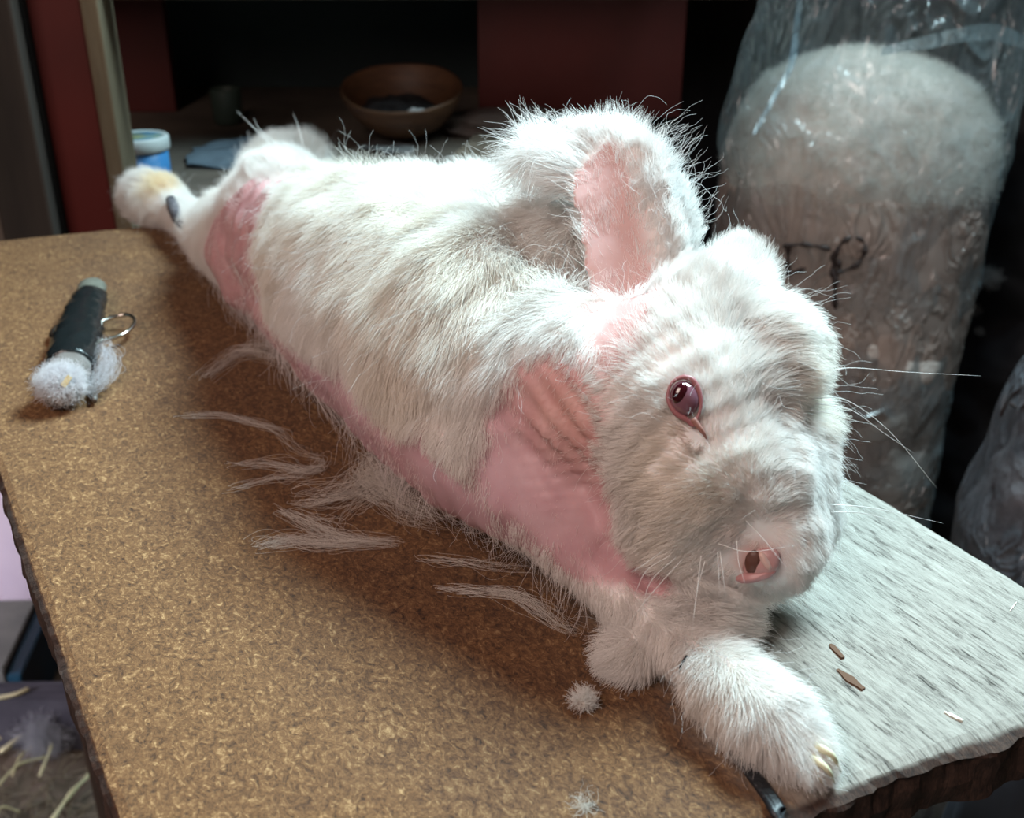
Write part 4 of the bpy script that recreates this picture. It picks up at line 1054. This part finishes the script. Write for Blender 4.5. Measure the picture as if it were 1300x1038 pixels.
def prism(corners, z0, z1, name, m, parent=None, bevel=.002):
    bm = bmesh.new(); lo = [bm.verts.new((c.x, c.y, z0)) for c in corners]; hi = [bm.verts.new((c.x, c.y, z1)) for c in corners]; k = len(corners)
    for i in range(k): bm.faces.new((lo[i], lo[(i+1) % k], hi[(i+1) % k], hi[i]))
    bm.faces.new(hi); bm.faces.new(lo[::-1]); bmesh.ops.bevel(bm, geom=bm.edges, offset=bevel, segments=2, affect='EDGES')
    return obj(name, bm, m, parent, smooth=False)
prism([q0, q1, q2, q3], .0, .10, 'crate_top', m_gs, crate)
s_ = (q2-q1).cross(Vector((0, 0, 1))).normalized()*-1
if s_.dot(RIGHT) < 0: s_ = -s_
prism([q1+s_*.0015, q1+s_*.020, q2+s_*.020, q2+s_*.0015], .0, .09, 'side_board', m_blu, crate)
r0, r1, r2, r3 = FZ(-60, 866, .085), FZ(135, 862, .085), FZ(140, 888, .085), FZ(-60, 888, .085)
o = prism([r0, r1, r2, r3], .0, .085, 'timber', m_dkb); tag(o, 'dark timber beam lying on the floor in front of the low crate', 'timber')
straws = [((0, 955), (95, 855+60), 'long pale straw rising from the left frame edge to the board'), ((60, 1050), (115, 982), 'thick pale straw lying low next to the bottom corner of the board'),
          ((0, 902), (30, 925), 'short yellow straw under the timber at the left frame edge'), ((0, 938), (34, 930), 'short straw pointing right below the yellow one'),
          ((40, 818), (62, 838), 'small straw lying in front of the blue crate side'), ((-5, 1000), (60, 960), 'dull thin straw beneath the long pale straw'),
          ((15, 985), (45, 945), 'thin brown straw crossing the floor dirt at lower left'), ((50, 985), (66, 940), 'fine upright looking straw near the board edge at lower left'),
          ((-5, 1036), (25, 1030), 'straw end in the bottom left corner of the photo')]
m_str = noisy('straw', (.55, .50, .28), (.75, .72, .45), 30, .6)
for i, (a_, b_, lab) in enumerate(straws):
    h_ = .012 if i not in (4,) else .012
    A, B = FZ(*a_, .02+.006*(i % 3)), FZ(*b_, .012+.006*(i % 3)); mid = (A+B)/2+Vector((random.uniform(-.01, .01), random.uniform(-.01, .01), .01))
    r_ = .0034 if i in (0, 1) else .0018
    tag(obj('straw', tube(spline([A, mid, B], 14), [r_*(.8+.2*math.sin(q)) for q in range(15)], 7), m_str), lab, 'straw', 'straws on the floor')
tag(obj('straw', tube(spline([FZ(-4, 886, .088), FZ(20, 881, .088), FZ(36, 874, .088)], 10), .0028, 7), m_str), 'pale straw resting on top of the dark timber', 'straw', 'straws on the floor')
fluff('wool_tuft', FZ(60, 928, .03), .030, 1500, 'greyish wool fluff on the floor under the left edge of the board', 'wool tuft', L=.04, tint=(.45, .47, .50), rad=.0003, seed=31, floorz=.002)
litter = []
for i in range(260):
    p = FZ(random.uniform(-30, 150), random.uniform(800, 1050), .006); a_ = random.uniform(0, 6.28); l_ = random.uniform(.01, .05)
    d_ = Vector((math.cos(a_), math.sin(a_), random.uniform(-.1, .2)))*l_; litter.append([list(p-d_/2), list(p+Vector((0, 0, .004))), list(p+d_/2)])
X_ = np.array(litter); X_[:, :, 2] = np.maximum(X_[:, :, 2], .002)
tag(hair_curves('hay_litter', X_, .0009, .0006, np.tile([.22, .18, .11], (len(X_), 1)), m_fur), 'fine hay dust and chaff scattered over the floor', 'hay', kind='stuff')
# lower right under the board
p = FZ(1290, 1000, .30)
crumple('blue_grey_sack', Vector((p.x-.02, p.y-.04, 0)), .06, .05, .30, noisy('blue_grey_cloth', (.07, .08, .11), (.13, .14, .18), 14, .8), 'blue grey cloth sack on the floor under the near right board edge', 'sack', seed=15, amp=.12)
p = FZ(1262, 1000, .02)
